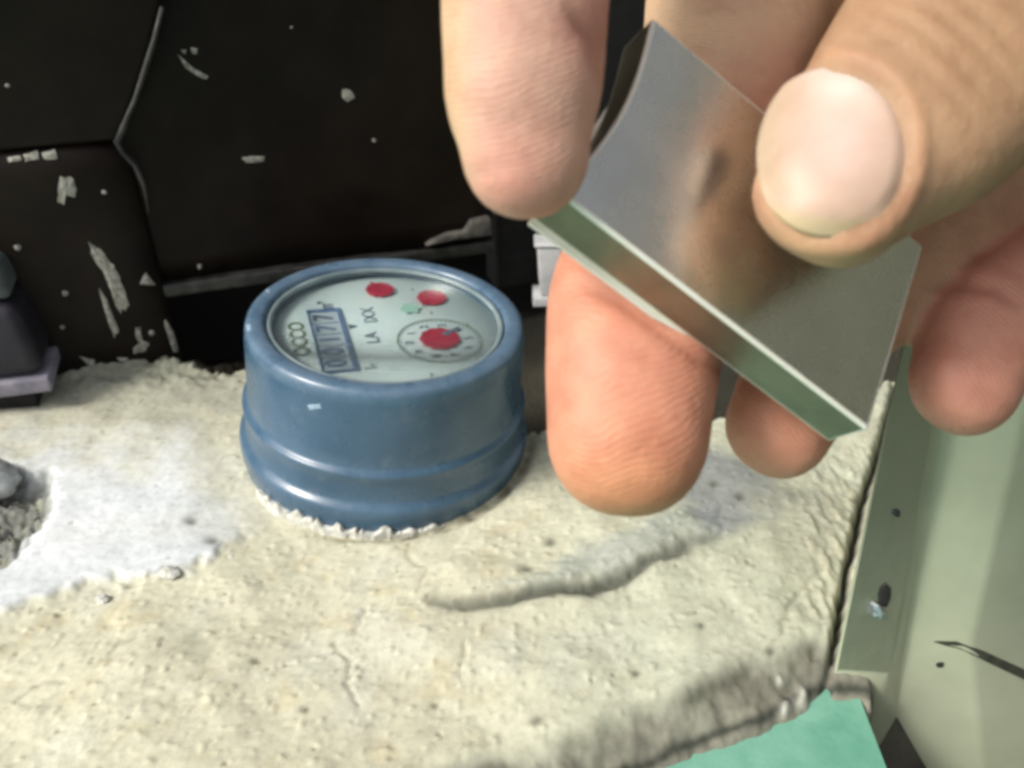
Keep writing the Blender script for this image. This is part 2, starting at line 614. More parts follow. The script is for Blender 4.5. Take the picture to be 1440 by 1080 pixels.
# dark joint where the mortar meets the green post
jd, _, _ = seg_dist(PX + wob2 * 3, PY, [(1262, 540), (1243, 610), (1214, 700), (1190, 810), (1168, 945)])
je = np.exp(-(jd / 6.0) ** 2)
H -= je * 0.006
blend(je, (0.05, 0.048, 0.038), 0.9)
# single dark holes
for (hx, hy, hr) in ((757, 1010, 7), (742, 803, 6), (895, 945, 5), (985, 884, 5), (300, 760, 7), (270, 735, 6), (775, 765, 6), (1040, 700, 6), (1005, 680, 5), (1145, 905, 7), (1122, 990, 9),
                     (1262, 990, 5), (430, 1000, 4), (360, 930, 5), (612, 985, 4), (1085, 915, 5)):
    e = np.exp(-(np.hypot((PX - hx) * 0.7, PY - hy) / hr) ** 2)
    H -= e * 0.0006
    blend(e, (0.10, 0.10, 0.075), 0.8)
# front edge: the ledge breaks off and a rough grey strip drops to the painted floor
wob_s = fbm(X * 38, Y * 38, 2, 131)
edge = [(-600, 1400), (300, 1175), (620, 1085), (780, 1044), (900, 1008), (1000, 966), (1070, 930), (1150, 905), (1230, 900), (1330, 905), (1800, 905)]
ed, es, _ = seg_dist(PX + wob_s * 14, PY + wob_s * 10 + wob2 * 1.0, edge)
sd = np.where(es > 0, ed, -ed)                    # positive beyond the edge
H += np.exp(-((sd + 12) / 14.0) ** 2) * 0.0008
strip = sstep(-4, 10, sd)
strip = sstep(-26, 22, sd)
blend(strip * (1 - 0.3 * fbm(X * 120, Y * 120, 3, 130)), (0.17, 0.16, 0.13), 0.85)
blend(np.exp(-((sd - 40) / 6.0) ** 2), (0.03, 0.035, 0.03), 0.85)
H += sstep(0.35, 0.9, fbm(X * 480, Y * 480, 3, 145)) * 0.0005 * (1 - 0.7 * sk) + 0
H = H * (1 - 0.65 * sstep(-8, 20, sd))
drop = sstep(-28, 62, sd)
H -= drop * 0.0085 + sstep(45, 75, sd) * 0.003 + sstep(75, 220, sd) * 0.02
H += strip * fbm(X * 160, Y * 160, 4, 140) * 0.0009
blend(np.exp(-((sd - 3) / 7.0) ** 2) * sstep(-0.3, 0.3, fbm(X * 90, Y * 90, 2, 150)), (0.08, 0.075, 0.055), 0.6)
H -= strip * sstep(1222, 1262, PXw) * 0.04        # open joint along the foot of the post
blend(strip * sstep(1222, 1245, PXw), (0.13, 0.12, 0.10), 0.85)
for (wx, wy, wr) in ((1130, 955, 9), (1154, 985, 7), (1112, 968, 6), (1100, 940, 5), (1205, 905, 8)):
    e = np.exp(-(np.hypot(PXw - wx, PYw - wy) / wr) ** 2)
    blend(e, (0.62, 0.63, 0.55), 0.9)
    H += e * 0.0012
# a lump at the back left where the gate post is set into mortar
H += sstep(560, 500, PY) * sstep(520, 240, PX) * (0.004 + 0.0035 * fbm(X * 110, Y * 110, 3, 160))
# the ledge ends in a dark gap below the gate and behind the meter
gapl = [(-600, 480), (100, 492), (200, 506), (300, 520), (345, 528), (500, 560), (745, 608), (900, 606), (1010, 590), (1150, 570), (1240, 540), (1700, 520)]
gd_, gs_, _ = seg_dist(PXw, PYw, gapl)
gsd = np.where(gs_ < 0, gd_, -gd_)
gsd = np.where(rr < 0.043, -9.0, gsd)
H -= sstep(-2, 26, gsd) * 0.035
blend(sstep(-3, 14, gsd), (0.022, 0.018, 0.012), 0.95)  # shade inside the gap painted into the colour
blend(pitm * (rr > 0.04), (0.25, 0.23, 0.16), 0.6)

ny, nx = X.shape
me = bpy.data.meshes.new('mortar_ledge')
me.vertices.add(nx * ny)
me.vertices.foreach_set('co', np.stack([X, Y, H], -1).astype(np.float32).ravel())
ii = np.arange(ny * nx).reshape(ny, nx)
q = np.stack([ii[:-1, :-1], ii[:-1, 1:], ii[1:, 1:], ii[1:, :-1]], -1).reshape(-1, 4)
me.loops.add(q.size)
me.loops.foreach_set('vertex_index', q.ravel())
me.polygons.add(len(q))
me.polygons.foreach_set('loop_start', np.arange(len(q)) * 4)
me.polygons.foreach_set('loop_total', np.full(len(q), 4))
me.update(calc_edges=True)
set_color_attr(me, 'stain_shade', np.clip(base, 0.01, 0.85).reshape(-1, 3))
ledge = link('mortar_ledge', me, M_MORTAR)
tag(ledge, 'rough beige mortar ledge with a white skim coat on its left', kind='structure')


def ledge_z(x, y):
    i = int(np.clip((y - ys[0]) / STEP, 0, ny - 1))
    j = int(np.clip((x - xs[0]) / STEP, 0, nx - 1))
    return float(H[i, j])


# ---------------------------------------------------------------- teal painted floor below the ledge
FZ = -0.0087
fv = []
gx = np.linspace(-1.2, 0.1165, 41)
gy = np.linspace(-1.3, -0.055, 31)
vs = [(x, y, FZ) for y in gy for x in gx]
fs = [(j * 41 + i, j * 41 + i + 1, (j + 1) * 41 + i + 1, (j + 1) * 41 + i) for j in range(30) for i in range(40)]
floor = mesh_obj('floor', vs, fs, M_TEAL)
tag(floor, 'teal painted floor below the mortar ledge', kind='structure')

# ---------------------------------------------------------------- black metal gate behind
GL = np.array([-0.0822, 0.0639, 0.0])
GE = unit([0.945, 0.327, 0])
GN = np.array([GE[1], -GE[0], 0])           # towards the camera


def gp_(s, z, out=0.0):
    return GL + GE * s + GN * out + np.array([0, 0, z])


gate = empty('gate', tuple(GL))
tag(gate, 'black painted metal gate with chipped paint behind the blue water meter', 'gate')
gate_inv = Matrix.Translation(-Vector(GL))


def gate_part(name, verts, faces, mat, bev=0.0, smooth=False):
    o = mesh_obj(name, [np.array(v) - GL for v in verts], faces, mat, gate, smooth)
    if bev:
        bevel_mod(o, bev)
        o.data.polygons.foreach_set('use_smooth', [True] * len(o.data.polygons))
    return o


def slab(poly, o0, o1):
    """closed slab from a polygon of (s, z), between two distances in front of the gate plane"""
    n = len(poly)
    v = [gp_(s, z, o1) for s, z in poly] + [gp_(s, z, o0) for s, z in poly]
    f = [tuple(range(n)), tuple(reversed(range(n, 2 * n)))]
    for i in range(n):
        j = (i + 1) % n
        f.append((i, n + i, n + j, j))
    return v, f


def to_gate(x, y, out=0.0):
    p = on_plane(x, y, GL + GN * out, GN)
    return np.dot(p - GL, GE), p[2]


sR, zR = to_gate(692, 338)
gate_parts = []
# main sheet with a gentle dent pattern
NS, NZ = 60, 60
S_, Z_ = np.meshgrid(np.linspace(-0.30, sR, NS), np.linspace(0.0265, 0.55, NZ))
D_ = fbm(S_ * 18, Z_ * 18, 3, 200) * 0.0016
vv = [gp_(s, z, d) for s, z, d in zip(S_.ravel(), Z_.ravel(), D_.ravel())]
nF = len(vv)
vv += [gp_(s, z, -0.006) for s, z in zip(S_.ravel(), Z_.ravel())]
ff = []
for j in range(NZ - 1):
    for i in range(NS - 1):
        a0 = j * NS + i
        ff.append((a0, a0 + 1, a0 + NS + 1, a0 + NS))
        ff.append((nF + a0, nF + a0 + NS, nF + a0 + NS + 1, nF + a0 + 1))
for i in range(NS - 1):
    ff.append((i, nF + i, nF + i + 1, i + 1))
    k = (NZ - 1) * NS + i
    ff.append((k, k + 1, nF + k + 1, nF + k))
for j in range(NZ - 1):
    k = j * NS + NS - 1
    ff.append((k, nF + k, nF + k + NS, k + NS))
    k = j * NS
    ff.append((k, k + NS, nF + k + NS, nF + k))
gate_parts.append(gate_part('sheet_panel', vv, ff, M_BLACK, smooth=True))
# bottom lip
v, f = slab([(-0.02, 0.0215), (sR, 0.0215), (sR, 0.0263), (-0.02, 0.0263)], -0.008, 0.0032)
gate_parts.append(gate_part('bottom_lip', v, f, M_BLACKGLINT, 0.0009))
# recessed plate below the lip
v, f = slab([(-0.30, -0.03), (0.32, -0.03), (0.32, 0.0205), (-0.30, 0.0205)], -0.05, -0.042)
gate_parts.append(gate_part('kick_plate', v, f, M_VOID))
# hanging stile behind the open end on the right
v, f = slab([(sR + 0.004, 0.0), (0.40, 0.0), (0.40, 0.55), (sR + 0.004, 0.55)], -0.022, -0.0075)
gate_parts.append(gate_part('closing_stile', v, f, M_VOID, 0.002))
v, f = slab([(sR + 0.0005, 0.0345), (sR + 0.035, 0.0330), (sR + 0.035, 0.044), (sR + 0.001, 0.046)], -0.0074, -0.002)
gate_parts.append(gate_part('latch_bar', v, f, M_BOXTOP, 0.0015))
# grey cement smear at the end of the lip
sm = [to_gate(x, y, 0.004) for x, y in ((598, 347), (640, 338), (692, 331), (690, 306), (664, 312), (655, 326), (628, 330), (606, 340))]
v, f = slab(sm, 0.0, 0.0046)
gate_parts.append(gate_part('cement_smear', v, f, surf('dull cement smear', (0.055, 0.05, 0.042), (0.13, 0.12, 0.105), 300, (0.85, 0.95), 0.5), 0.0008))

# upper flange: slanting folded edge
fl = [to_gate(x, y, 0.006) for x, y in ((166, 199), (186, 150), (207, 90), (220, 40), (232, -20), (262, -160))]
fl_poly = [(-0.30, fl[0][1] + 0.001)] + fl + [(fl[-1][0] + 0.03, 0.5), (-0.30, 0.5)]
v, f = slab(fl_poly, 0.0015, 0.0065)
gate_parts.append(gate_part('flange', v, f, M_BLACK, 0.0022))
# weld bead running down the flange and round the shoulder of the post
bead_px = [(228, 10), (218, 52), (205, 95), (190, 140), (174, 178), (165, 200), (172, 213), (190, 232), (203, 262), (210, 300)]


def tube(pts, r, seg=8):
    pts = [np.array(p) for p in pts]
    vs, fs = [], []
    for i, p in enumerate(pts):
        t = unit(pts[min(i + 1, len(pts) - 1)] - pts[max(i - 1, 0)])
        a_ = unit(np.cross(t, GN))
        b_ = np.cross(t, a_)
        rad = r[i] if hasattr(r, '__len__') else r
        for k in range(seg):
            w = 2 * math.pi * k / seg
            vs.append(p + rad * (math.cos(w) * a_ + math.sin(w) * b_))
    for i in range(len(pts) - 1):
        for k in range(seg):
            k2 = (k + 1) % seg
            fs.append((i * seg + k, i * seg + k2, (i + 1) * seg + k2, (i + 1) * seg + k))
    fs.append(tuple(reversed(range(seg))))
    fs.append(tuple(range((len(pts) - 1) * seg, len(pts) * seg)))
    return vs, fs


# post sleeve with a rounded shoulder
sl_r, _ = to_gate(222, 420, 0.005)
_, sl_top = to_gate(100, 206, 0.006)
NSV, NH = 40, 40
cs = sl_r - 0.056
vv, ff = [], []
for j in range(NH + 1):
    t = j / NH
    if t < 0.62:
        z = -0.02 + (sl_top - 0.010 + 0.02) * (t / 0.62)
        k = 0
    else:
        a_ = (t - 0.62) / 0.38 * math.pi / 2
        z = sl_top - 0.010 + 0.010 * math.sin(a_)
        k = 1 - math.cos(a_)
    shrink = 1 - 0.16 * k
    lean = 0.004 * (1 - max(0, z) / sl_top)
    for i in range(NSV + 1):
        ph = math.pi * i / NSV
        s = cs + (0.056 * shrink + lean) * math.copysign(abs(math.cos(ph)) ** 0.6, math.cos(ph))
        o_ = (0.0085 - 0.005 * k) * math.sin(ph) ** 0.55
        o_ += 0.0008 * float(perlin(np.array(s * 40.), np.array(z * 40.), 5))
        vv.append(gp_(s, z, o_))
for j in range(NH):
    for i in range(NSV):
        a0 = j * (NSV + 1) + i
        ff.append((a0 + 1, a0, a0 + NSV + 1, a0 + NSV + 2))
top_c = len(vv)
ff.append(tuple(NH * (NSV + 1) + i for i in range(NSV + 1))[::-1])
ff.append(tuple(range(NSV + 1)))
gate_parts.append(gate_part('post_sleeve', vv, ff, M_BLACK, smooth=True))
bv, bf = tube([gp_(*to_gate(x, y, 0.0068), 0.0068) for x, y in bead_px[:6]] + [gp_(*to_gate(x, y, 0.0062), 0.0062) for x, y in bead_px[6:]],
              [0.0007, 0.0008, 0.0010, 0.0008, 0.0011, 0.0013, 0.0010, 0.0010, 0.0007, 0.0005])
gate_parts.append(gate_part('weld_bead', bv, bf, M_BLACKGLINT, smooth=True))


def bvh_of(objs, local=False):
    dg = bpy.context.evaluated_depsgraph_get()
    vs, fs = [], []
    for o in objs:
        m = o.data
        mw = np.array(o.matrix_world if not o.parent else (Matrix.Translation(o.parent.location) @ o.parent.rotation_euler.to_matrix().to_4x4() @ o.matrix_basis))
        off = len(vs)
        for v_ in m.vertices:
            p = mw @ np.array((*v_.co, 1.0))
            vs.append(tuple(p[:3]))
        for p in m.polygons:
            fs.append(tuple(off + i for i in p.vertices))
    return BVHTree.FromPolygons(vs, fs)


gbvh = bvh_of(gate_parts)


def chip(outline, parent, origin, mat, bvh, name='paint_chip', proud=0.0004, rough=0.25, thick=0.0009):
    """a small flake: the outline is dropped on to the surface behind it and given thickness"""
    cx = sum(p[0] for p in outline) / len(outline)
    cy = sum(p[1] for p in outline) / len(outline)
    pts = []
    n = len(outline)
    for i in range(n):
        (x0, y0), (x1, y1) = outline[i], outline[(i + 1) % n]
        for t in (0, 0.33, 0.66):
            x = x0 + (x1 - x0) * t
            y = y0 + (y1 - y0) * t
            k = 1 + random.uniform(-rough, rough) * 0.6
            pts.append((cx + (x - cx) * k, cy + (y - cy) * k))
    pts.append((cx, cy))
    top, bot = [], []
    for i, (x, y) in enumerate(pts):
        r = unit(ray(x, y))
        h, nrm, _, _ = bvh.ray_cast(Vector(CAMP), Vector(r))
        if h is None:
            return None
        nrm = np.array(nrm)
        if nrm @ r > 0:
            nrm = -nrm
        pr = proud * (2.0 if i == len(pts) - 1 else random.uniform(0.7, 1.3))
        top.append(np.array(h) + nrm * pr - origin)
        bot.append(np.array(h) - nrm * thick - origin)
    m = len(pts) - 1
    vs = top + bot
    fs = []
    for i in range(m):
        j = (i + 1) % m
        fs.append((m, i, j))
        fs.append((m + 1 + m, m + 1 + j, m + 1 + i))
        fs.append((i, m + 1 + i, m + 1 + j, j))
    o = mesh_obj(name, vs, fs, mat, parent)
    bm = bmesh.new()
    bm.from_mesh(o.data)
    bmesh.ops.recalc_face_normals(bm, faces=bm.faces)
    bm.to_mesh(o.data)
    bm.free()
    return o


def blob(x, y, rx, ry, n=5, rot=0.0):
    out_ = []
    a0 = random.uniform(0, 6.28)
    for k in range(n):
        a_ = a0 + 2 * math.pi * k / n
        r_ = random.uniform(0.7, 1.2)
        u_, v_ = rx * r_ * math.cos(a_), ry * r_ * math.sin(a_)
        out_.append((x + u_ * math.cos(rot) - v_ * math.sin(rot), y + u_ * math.sin(rot) + v_ * math.cos(rot)))
    return out_


chips = [[(86, 250), (101, 247), (107, 262), (106, 276), (92, 275), (90, 287), (80, 285), (82, 268)],
         [(128, 345), (140, 344), (146, 356), (160, 372), (170, 395), (178, 418), (180, 436), (170, 442), (162, 425), (152, 400), (144, 380), (132, 366)],
         [(140, 408), (147, 414), (157, 440), (166, 462), (160, 472), (152, 452)],
         [(205, 384), (218, 400), (196, 400)],
         [(190, 462), (197, 461), (200, 478), (208, 482), (206, 494), (188, 496), (186, 490), (198, 486), (191, 474)],
         [(232, 448), (240, 460), (246, 480), (250, 495), (244, 494), (237, 474), (232, 460)],
         [(112, 501), (132, 506), (136, 514), (130, 519), (122, 512)],
         [(11, 221), (30, 219), (30, 226), (13, 228)], [(34, 218), (52, 213), (56, 224), (36, 227)], [(60, 216), (76, 211), (82, 224), (62, 224)],
         [(165, 503), (180, 503), (178, 508), (168, 508)],
         [(252, 78), (262, 86), (270, 94), (284, 102), (294, 108), (287, 112), (272, 102), (262, 96)], [(254, 70), (262, 70), (260, 77)], [(268, 66), (278, 68), (276, 76), (270, 75)],
         [(340, 222), (352, 219), (372, 220), (370, 226), (344, 229)],
         [(482, 126), (494, 126), (499, 138), (488, 143), (480, 136)],
         ]
chips += [blob(x, y, r, r * 0.9) for x, y, r in ((146, 270, 5), (10, 120, 4), (25, 348, 5), (92, 412, 5), (88, 459, 4), (280, 375, 4), (410, 38, 2), (526, 197, 3.5), (213, 468, 5))]
for c_ in chips:
    chip(c_, gate, GL, M_CHIP, gbvh)

# ---------------------------------------------------------------- sage green post at the right
post = empty('gate_post', (0.111, -0.083, 0))
PO = np.array([0.111, -0.083, 0.0])
tag(post, 'sage green painted metal post with folded edges and a flared foot beside the ledge', 'post')


def flat_d(x, y, z):
    p = on_z(x, y, z)
    return np.dot(p - CAMP, CF)


dA_, dB_, dC_, dD_ = 0.2305, 0.2298, 0.2300, 0.2435
# columns of the folded sheet: from the floor upwards (photo pixel, distance)
UPY = 150


def up(p_low, p_hi, d_low, k=1.0):
    """continue a fold upwards along its own line: near vertical in space"""
    a_ = at(*p_low, d_low)
    r = ray(*p_hi)
    # the point on the upper sight line nearest to the vertical above a_
    n_ = np.array([r[0], r[1]])
    w_ = a_[:2] - CAMP[:2]
    t = np.dot(w_, n_) / np.dot(n_, n_)
    b_ = CAMP + r * t
    return a_, a_ + (b_ - a_) * k


c0a, c0b = up((1170, 945), (1246, 590), dA_, 3.6)
c1a, c1b = up((1247, 952), (1290, 640), dB_, 3.6)
c2a, c2b = up((1272, 915), (1312, 655), dC_ * 1.0, 3.8)
c3a, c3b = up((1366, 905), (1427, 635), 0.2215, 3.8)
c4a, c4b = up((1446, 958), (1530, 640), 0.2300, 3.8)
c5a, c5b = up((1640, 1010), (1760, 640), 0.243, 3.8)
g3 = at(1306, 1086, dD_)
fn_ = np.cross(c3a - c2a, g3 - c2a)
fn_ /= np.linalg.norm(fn_)
g2 = on_plane(1262, 992, c2a, fn_)
g4 = on_plane(1400, 1240, c2a, fn_)
g5 = at(1560, 1300, 0.2560)
g1m = c1a - np.array([0, 0, 0.04])
g0m = c0a - np.array([0, 0, 0.04])
up_f = np.array([0, 0, 0.0])
back = np.array([0.09, 0.10, 0])


def sheet(name, quads, mat, smooth=False, thick=0.0022, bev=0.0006):
    bm = bmesh.new()
    cache = {}

    def vert(p):
        k = tuple(np.round(p, 6))
        if k not in cache:
            cache[k] = bm.verts.new(tuple(np.array(p) - PO))
        return cache[k]
    for qd in quads:
        bm.faces.new([vert(p) for p in qd])
    bmesh.ops.recalc_face_normals(bm, faces=bm.faces)
    o = bm_obj(name, bm, mat, post, smooth)
    return o


shaft_q = [
    (g0m, g1m, c1a, c0a), (c0a, c1a, c1b, c0b),
    (g1m, g2, c1a), (c1a, g2, c2a), (c1a, c2a, c2b, c1b),
    (c2a, c3a, c3b, c2b), (c3a, c4a, c4b, c3b), (c4a, c5a, c5b, c4b),
]
# added unseen panel beyond the post, there to darken the block's reflection
c6a = np.array([c5a[0] + 0.030, -0.16, -0.02])
c6b = np.array([c6a[0], c6a[1], c5b[2]])
c7a = np.array([c6a[0] + 0.004, -0.42, -0.02])
c7b = np.array([c7a[0], c7a[1], c5b[2]])
# close the shaft behind
bk0, bk1 = c0a + back, c0b + back
bk5, bk6 = c5a + back * 0.6, c5b + back * 0.6
bk7, bk8 = c7a + np.array([0.05, 0, 0]), c7b + np.array([0.05, 0, 0])
shaft_q += [(c2a, g2, g3, g4, c3a), (c3a, g4, g5, c4a), (c4a, g5, c5a)]
shaft_q += [(c0a, c0b, bk1, bk0), (bk0, bk1, bk6, bk5), (c0b, c1b, c2b, c3b, c4b, c5b, bk6, bk1), (c5a, bk5, bk6, c5b), (g0m, c0a, bk0), ]
shaft = sheet('shaft', shaft_q, M_POST)
bevel_mod(shaft, 0.0012, 3, 8)
shaft.data.polygons.foreach_set('use_smooth', [True] * len(shaft.data.polygons))
M_DARKPANEL = surf('dark olive panel', (0.045, 0.05, 0.03), (0.085, 0.09, 0.055), 40, (0.5, 0.7))
dark_panel = sheet('dark_reflection_panel', [(c5a, c6a, c6b, c5b), (c6a, c7a, c7b, c6b)], M_DARKPANEL)  # added for the dark reflection, no real part of the post
dark_panel['label'] = 'unseen dark olive panel added to darken the block reflection'
foot = dark_panel
md = foot.modifiers.new('solid', 'SOLIDIFY')
md.thickness = 0.002
md.offset = 0
bevel_mod(foot, 0.0008, 2, 12)
pbvh = bvh_of([shaft])
chip(blob(1261, 722, 5, 5, 6), post, PO, M_HOLE, pbvh, 'pit', 0.0002)
chip(blob(1322, 935, 5, 4, 6), post, PO, M_HOLE, pbvh, 'pit', 0.0002)
chip(blob(1243, 838, 9, 18, 7, 0.2), post, PO, M_HOLE, pbvh, 'hole', 0.0002)
chip([(1222, 850), (1232, 846), (1238, 858), (1230, 866), (1222, 862)], post, PO, M_SCREW, pbvh, 'screw', 0.0012)
chip([(1312, 901), (1345, 902), (1385, 916), (1450, 946), (1450, 960), (1395, 934), (1352, 912)], post, PO, surf('dark crease strip', (0.04, 0.045, 0.03), (0.08, 0.085, 0.06), 300, (0.8, 0.9)), pbvh, 'seam', 0.0003, 0.05)  # dark strip laid along the crease above the foot

# ================================================================ OBJECTS
# ---------------------------------------------------------------- water meter
TILT = math.radians(4.5)
meter = empty('water_meter', (-0.0030, 0.0052, 0.0), (math.radians(1.8), TILT, 0))
tag(meter, 'round blue water meter with a white dial set in the mortar', 'water meter')
HT = 0.0435
prof = [(0.030, -0.004), (0.0415, -0.004), (0.0424, -0.001), (0.0431, 0.0030), (0.0432, 0.0056), (0.0430, 0.0072), (0.0416, 0.0084), (0.0411, 0.0092), (0.0410, 0.0140), (0.0413, 0.0160), (0.0416, 0.0172),
        (0.0416, 0.0182), (0.0404, 0.0190), (0.0400, 0.0200), (0.0398, 0.034), (0.0397, 0.0395), (0.0392, 0.0425), (0.0378, HT), (0.0352, HT), (0.0340, 0.0430), (0.0335, 0.0415), (0.0334, 0.0385), (0.030, 0.0380)]
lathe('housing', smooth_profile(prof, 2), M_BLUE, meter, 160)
DZ = 0.0391
lathe('dial', [(0.0, DZ), (0.0330, DZ), (0.0333, DZ - 0.0006), (0.0, DZ - 0.0006)], M_DIAL, meter, 96)
gprof = [(0.0, 0.0421), (0.012, 0.04205), (0.022, 0.0419), (0.029, 0.0416), (0.0329, 0.0412), (0.0332, 0.0406), (0.0, 0.0406)]
lathe('cover_glass', gprof, M_GLASS, meter, 96)
lathe('retaining_ring', [(0.0318, 0.0413), (0.0322, 0.0422), (0.0331, 0.0424), (0.0336, 0.0416), (0.0333, 0.0408), (0.0318, 0.0413)], surf('grey seal ring', (0.16, 0.22, 0.24), (0.28, 0.35, 0.36), 80, (0.3, 0.45)), meter, 96)

TX = unit([-0.29, 0.957, 0])
TY = unit([-0.957, -0.29, 0])


def dial_pt(u, v, z=0.0):
    return TX * (u * 0.001) + TY * (v * 0.001) + np.array([0.0016, -0.001, DZ + z])


def dial_mesh(name, polys, mat, z0=0.00008, th=0.00012, parent=meter):
    vs, fs = [], []
    for poly in polys:
        n = len(poly)
        o = len(vs)
        vs += [dial_pt(u, v, z0 + th) for u, v in poly] + [dial_pt(u, v, z0) for u, v in poly]
        fs.append(tuple(range(o, o + n)))
        for i in range(n):
            j = (i + 1) % n
            fs.append((o + i, o + n + i, o + n + j, o + j))
    ob = mesh_obj(name, vs, fs, mat, parent)
    bm = bmesh.new()
    bm.from_mesh(ob.data)
    bmesh.ops.recalc_face_normals(bm, faces=bm.faces)
    bm.to_mesh(ob.data)
    bm.free()
    return ob


def ring_poly(cx, cy, r0, r1, a0=0, a1=360, n=40):
    qs = []
    for k in range(n):
        t0 = math.radians(a0 + (a1 - a0) * k / n)
        t1 = math.radians(a0 + (a1 - a0) * (k + 1) / n)
        qs.append([(cx + r0 * math.cos(t0), cy + r0 * math.sin(t0)), (cx + r1 * math.cos(t0), cy + r1 * math.sin(t0)), (cx + r1 * math.cos(t1), cy + r1 * math.sin(t1)), (cx + r0 * math.cos(t1), cy + r0 * math.sin(t1))])
    return qs


def rect(cx, cy, w, h):
    return [(cx - w / 2, cy - h / 2), (cx + w / 2, cy - h / 2), (cx + w / 2, cy + h / 2), (cx - w / 2, cy + h / 2)]


def dial_text(name, txt, u, v, size, mat, rot=0.0, bold=0.0, z=0.0001):
    cu = bpy.data.curves.new(name, 'FONT')
    cu.body = txt
    cu.size = size * 0.001
    cu.align_x = 'CENTER'
    cu.align_y = 'CENTER'
    cu.extrude = 0.00004
    cu.offset = bold * 0.001
    tmp = bpy.data.objects.new(name + '_tmp', cu)
    COL.objects.link(tmp)
    bpy.context.view_layer.update()
    me_ = bpy.data.meshes.new_from_object(tmp.evaluated_get(bpy.context.evaluated_depsgraph_get()))
    bpy.data.objects.remove(tmp)
    o = link(name, me_, mat, meter, False)
    c_, s_ = math.cos(rot), math.sin(rot)
    ax = TX * c_ + TY * s_
    ay = -TX * s_ + TY * c_
    p = dial_pt(u, v, z)
    o.matrix_local = Matrix(((ax[0], ay[0], 0, p[0]), (ax[1], ay[1], 0, p[1]), (0, 0, 1, p[2]), (0, 0, 0, 1)))
    return o


# counter window with its digits
cx_, cy_ = -2.0, 17.4
frame = dial_mesh('counter_frame', [rect(cx_, cy_ - 4.3, 34.6, 1.2), rect(cx_ + 16.7, cy_ + 0.6, 1.4, 8.4), rect(cx_, cy_ + 4.7, 34.6, 0.5), rect(cx_ - 17.0, cy_ + 0.5, 0.7, 8.2)], M_INKBLUE, 0.0001, 0.0005)
dial_mesh('counter_window', [rect(cx_, cy_ + 0.45, 32.6, 7.8)], M_WINDOW, 0.00004, 0.00008)
for k, dch in enumerate('00177'):
    dial_text('digit', dch, cx_ - 12.6 + k * 6.3, cy_ + 0.4, 8.0, M_INKBLUE if k < 4 else M_INK, bold=0.12, z=0.0003)
for k in range(4):
    dial_mesh('divider', [rect(cx_ - 9.5 + k * 6.3, cy_ + 0.4, 0.35, 7.4)], M_INKBLUE, 0.00016, 0.0001)
dial_text('unit_mark', 'm\u00b3', 17.6, 16.2, 6.0, M_INK, bold=0.15)
dial_text('brand_print', 'OCCO', 0.0, 26.0, 6.2, M_INKGREEN, bold=0.16)
dial_text('print', 'IXX', 10.5, 4.6, 5.6, M_INK, bold=0.03)
dial_text('print', 'LA', -2.6, 6.0, 5.4, M_INK, bold=0.05)
dial_text('print', 'I-', -17.5, 9.0, 4.8, M_INKGREEN, bold=0.05)
dial_text('print', ':', -20.0, 3.6, 4.4, M_INKGREEN, bold=0.05)
dial_mesh('flow_triangle', [[(3.2, 11.6), (6.0, 11.6), (4.4, 9.0)]], M_INK)
# pointer dials
DIALS = [(-7.0, -12.4, 12.0, 5.8, 1.0), (17.4, -15.6, 8.4, 4.6, 0.0), (24.6, -1.0, 7.6, 4.4, 0.0)]
for di, (u, v, R_, pr, full) in enumerate(DIALS):
    if full:
        dial_mesh('scale_ring', ring_poly(u, v, R_ - 0.2, R_ + 0.2, -200, 160, 40), M_INKGREEN)
        for k in range(10):
            a_ = math.radians(90 - 36 * k)
            dial_text('numeral', str(k), u + 8.6 * math.cos(a_), v + 8.6 * math.sin(a_), 3.5, M_INK, bold=0.07)
        ticks = []
        for k in range(50):
            a_ = 2 * math.pi * k / 50
            c_, s_ = math.cos(a_), math.sin(a_)
            w_ = 0.11
            ticks.append([(u + 10.8 * c_ - w_ * s_, v + 10.8 * s_ + w_ * c_), (u + 10.8 * c_ + w_ * s_, v + 10.8 * s_ - w_ * c_), (u + 11.8 * c_ + w_ * s_, v + 11.8 * s_ - w_ * c_), (u + 11.8 * c_ - w_ * s_, v + 11.8 * s_ + w_ * c_)])
        t = dial_mesh('scale_tick', ticks, M_INK)
        t['kind'] = 'stuff'
    # red star hand
    pts = []
    nt_ = 11
    for k in range(nt_ * 2):
        a_ = math.pi * k / nt_ + 0.3
        r_ = pr * (1.0 if k % 2 == 0 else 0.92)
        pts.append((u + r_ * math.cos(a_), v + r_ * math.sin(a_)))
    hand_ = dial_mesh('pointer', [pts], M_RED, 0.0004, 0.0006)
    a_ = (-0.9, 2.4, 0.4)[di]
    L_ = pr + (3.0, 1.4, 1.2)[di]
    c_, s_ = math.cos(a_), math.sin(a_)
    tipn = dial_mesh('pointer_tip', [[(u + 2 * c_ - 1.2 * s_, v + 2 * s_ + 1.2 * c_), (u + 2 * c_ + 1.2 * s_, v + 2 * s_ - 1.2 * c_), (u + L_ * c_, v + L_ * s_)]], M_RED if di else M_INK, 0.0006, 0.0005)
    tipn.parent = hand_
dial_mesh('flow_star', [[(12.0 + 3.4 * (1 if k % 2 else 0.7) * math.cos(k * math.pi / 6), -7.8 + 3.4 * (1 if k % 2 else 0.7) * math.sin(k * math.pi / 6)) for k in range(12)]], M_PALEGREEN, 0.0003, 0.0004)
for u, v in ((9.0, -13.6), (13.0, -6.0), (24.5, -11.0), (0.5, -22.5), (-24.5, -6.0)):
    dial_mesh('print', [rect(u, v, 1.6, 0.5)], M_INKGREEN)

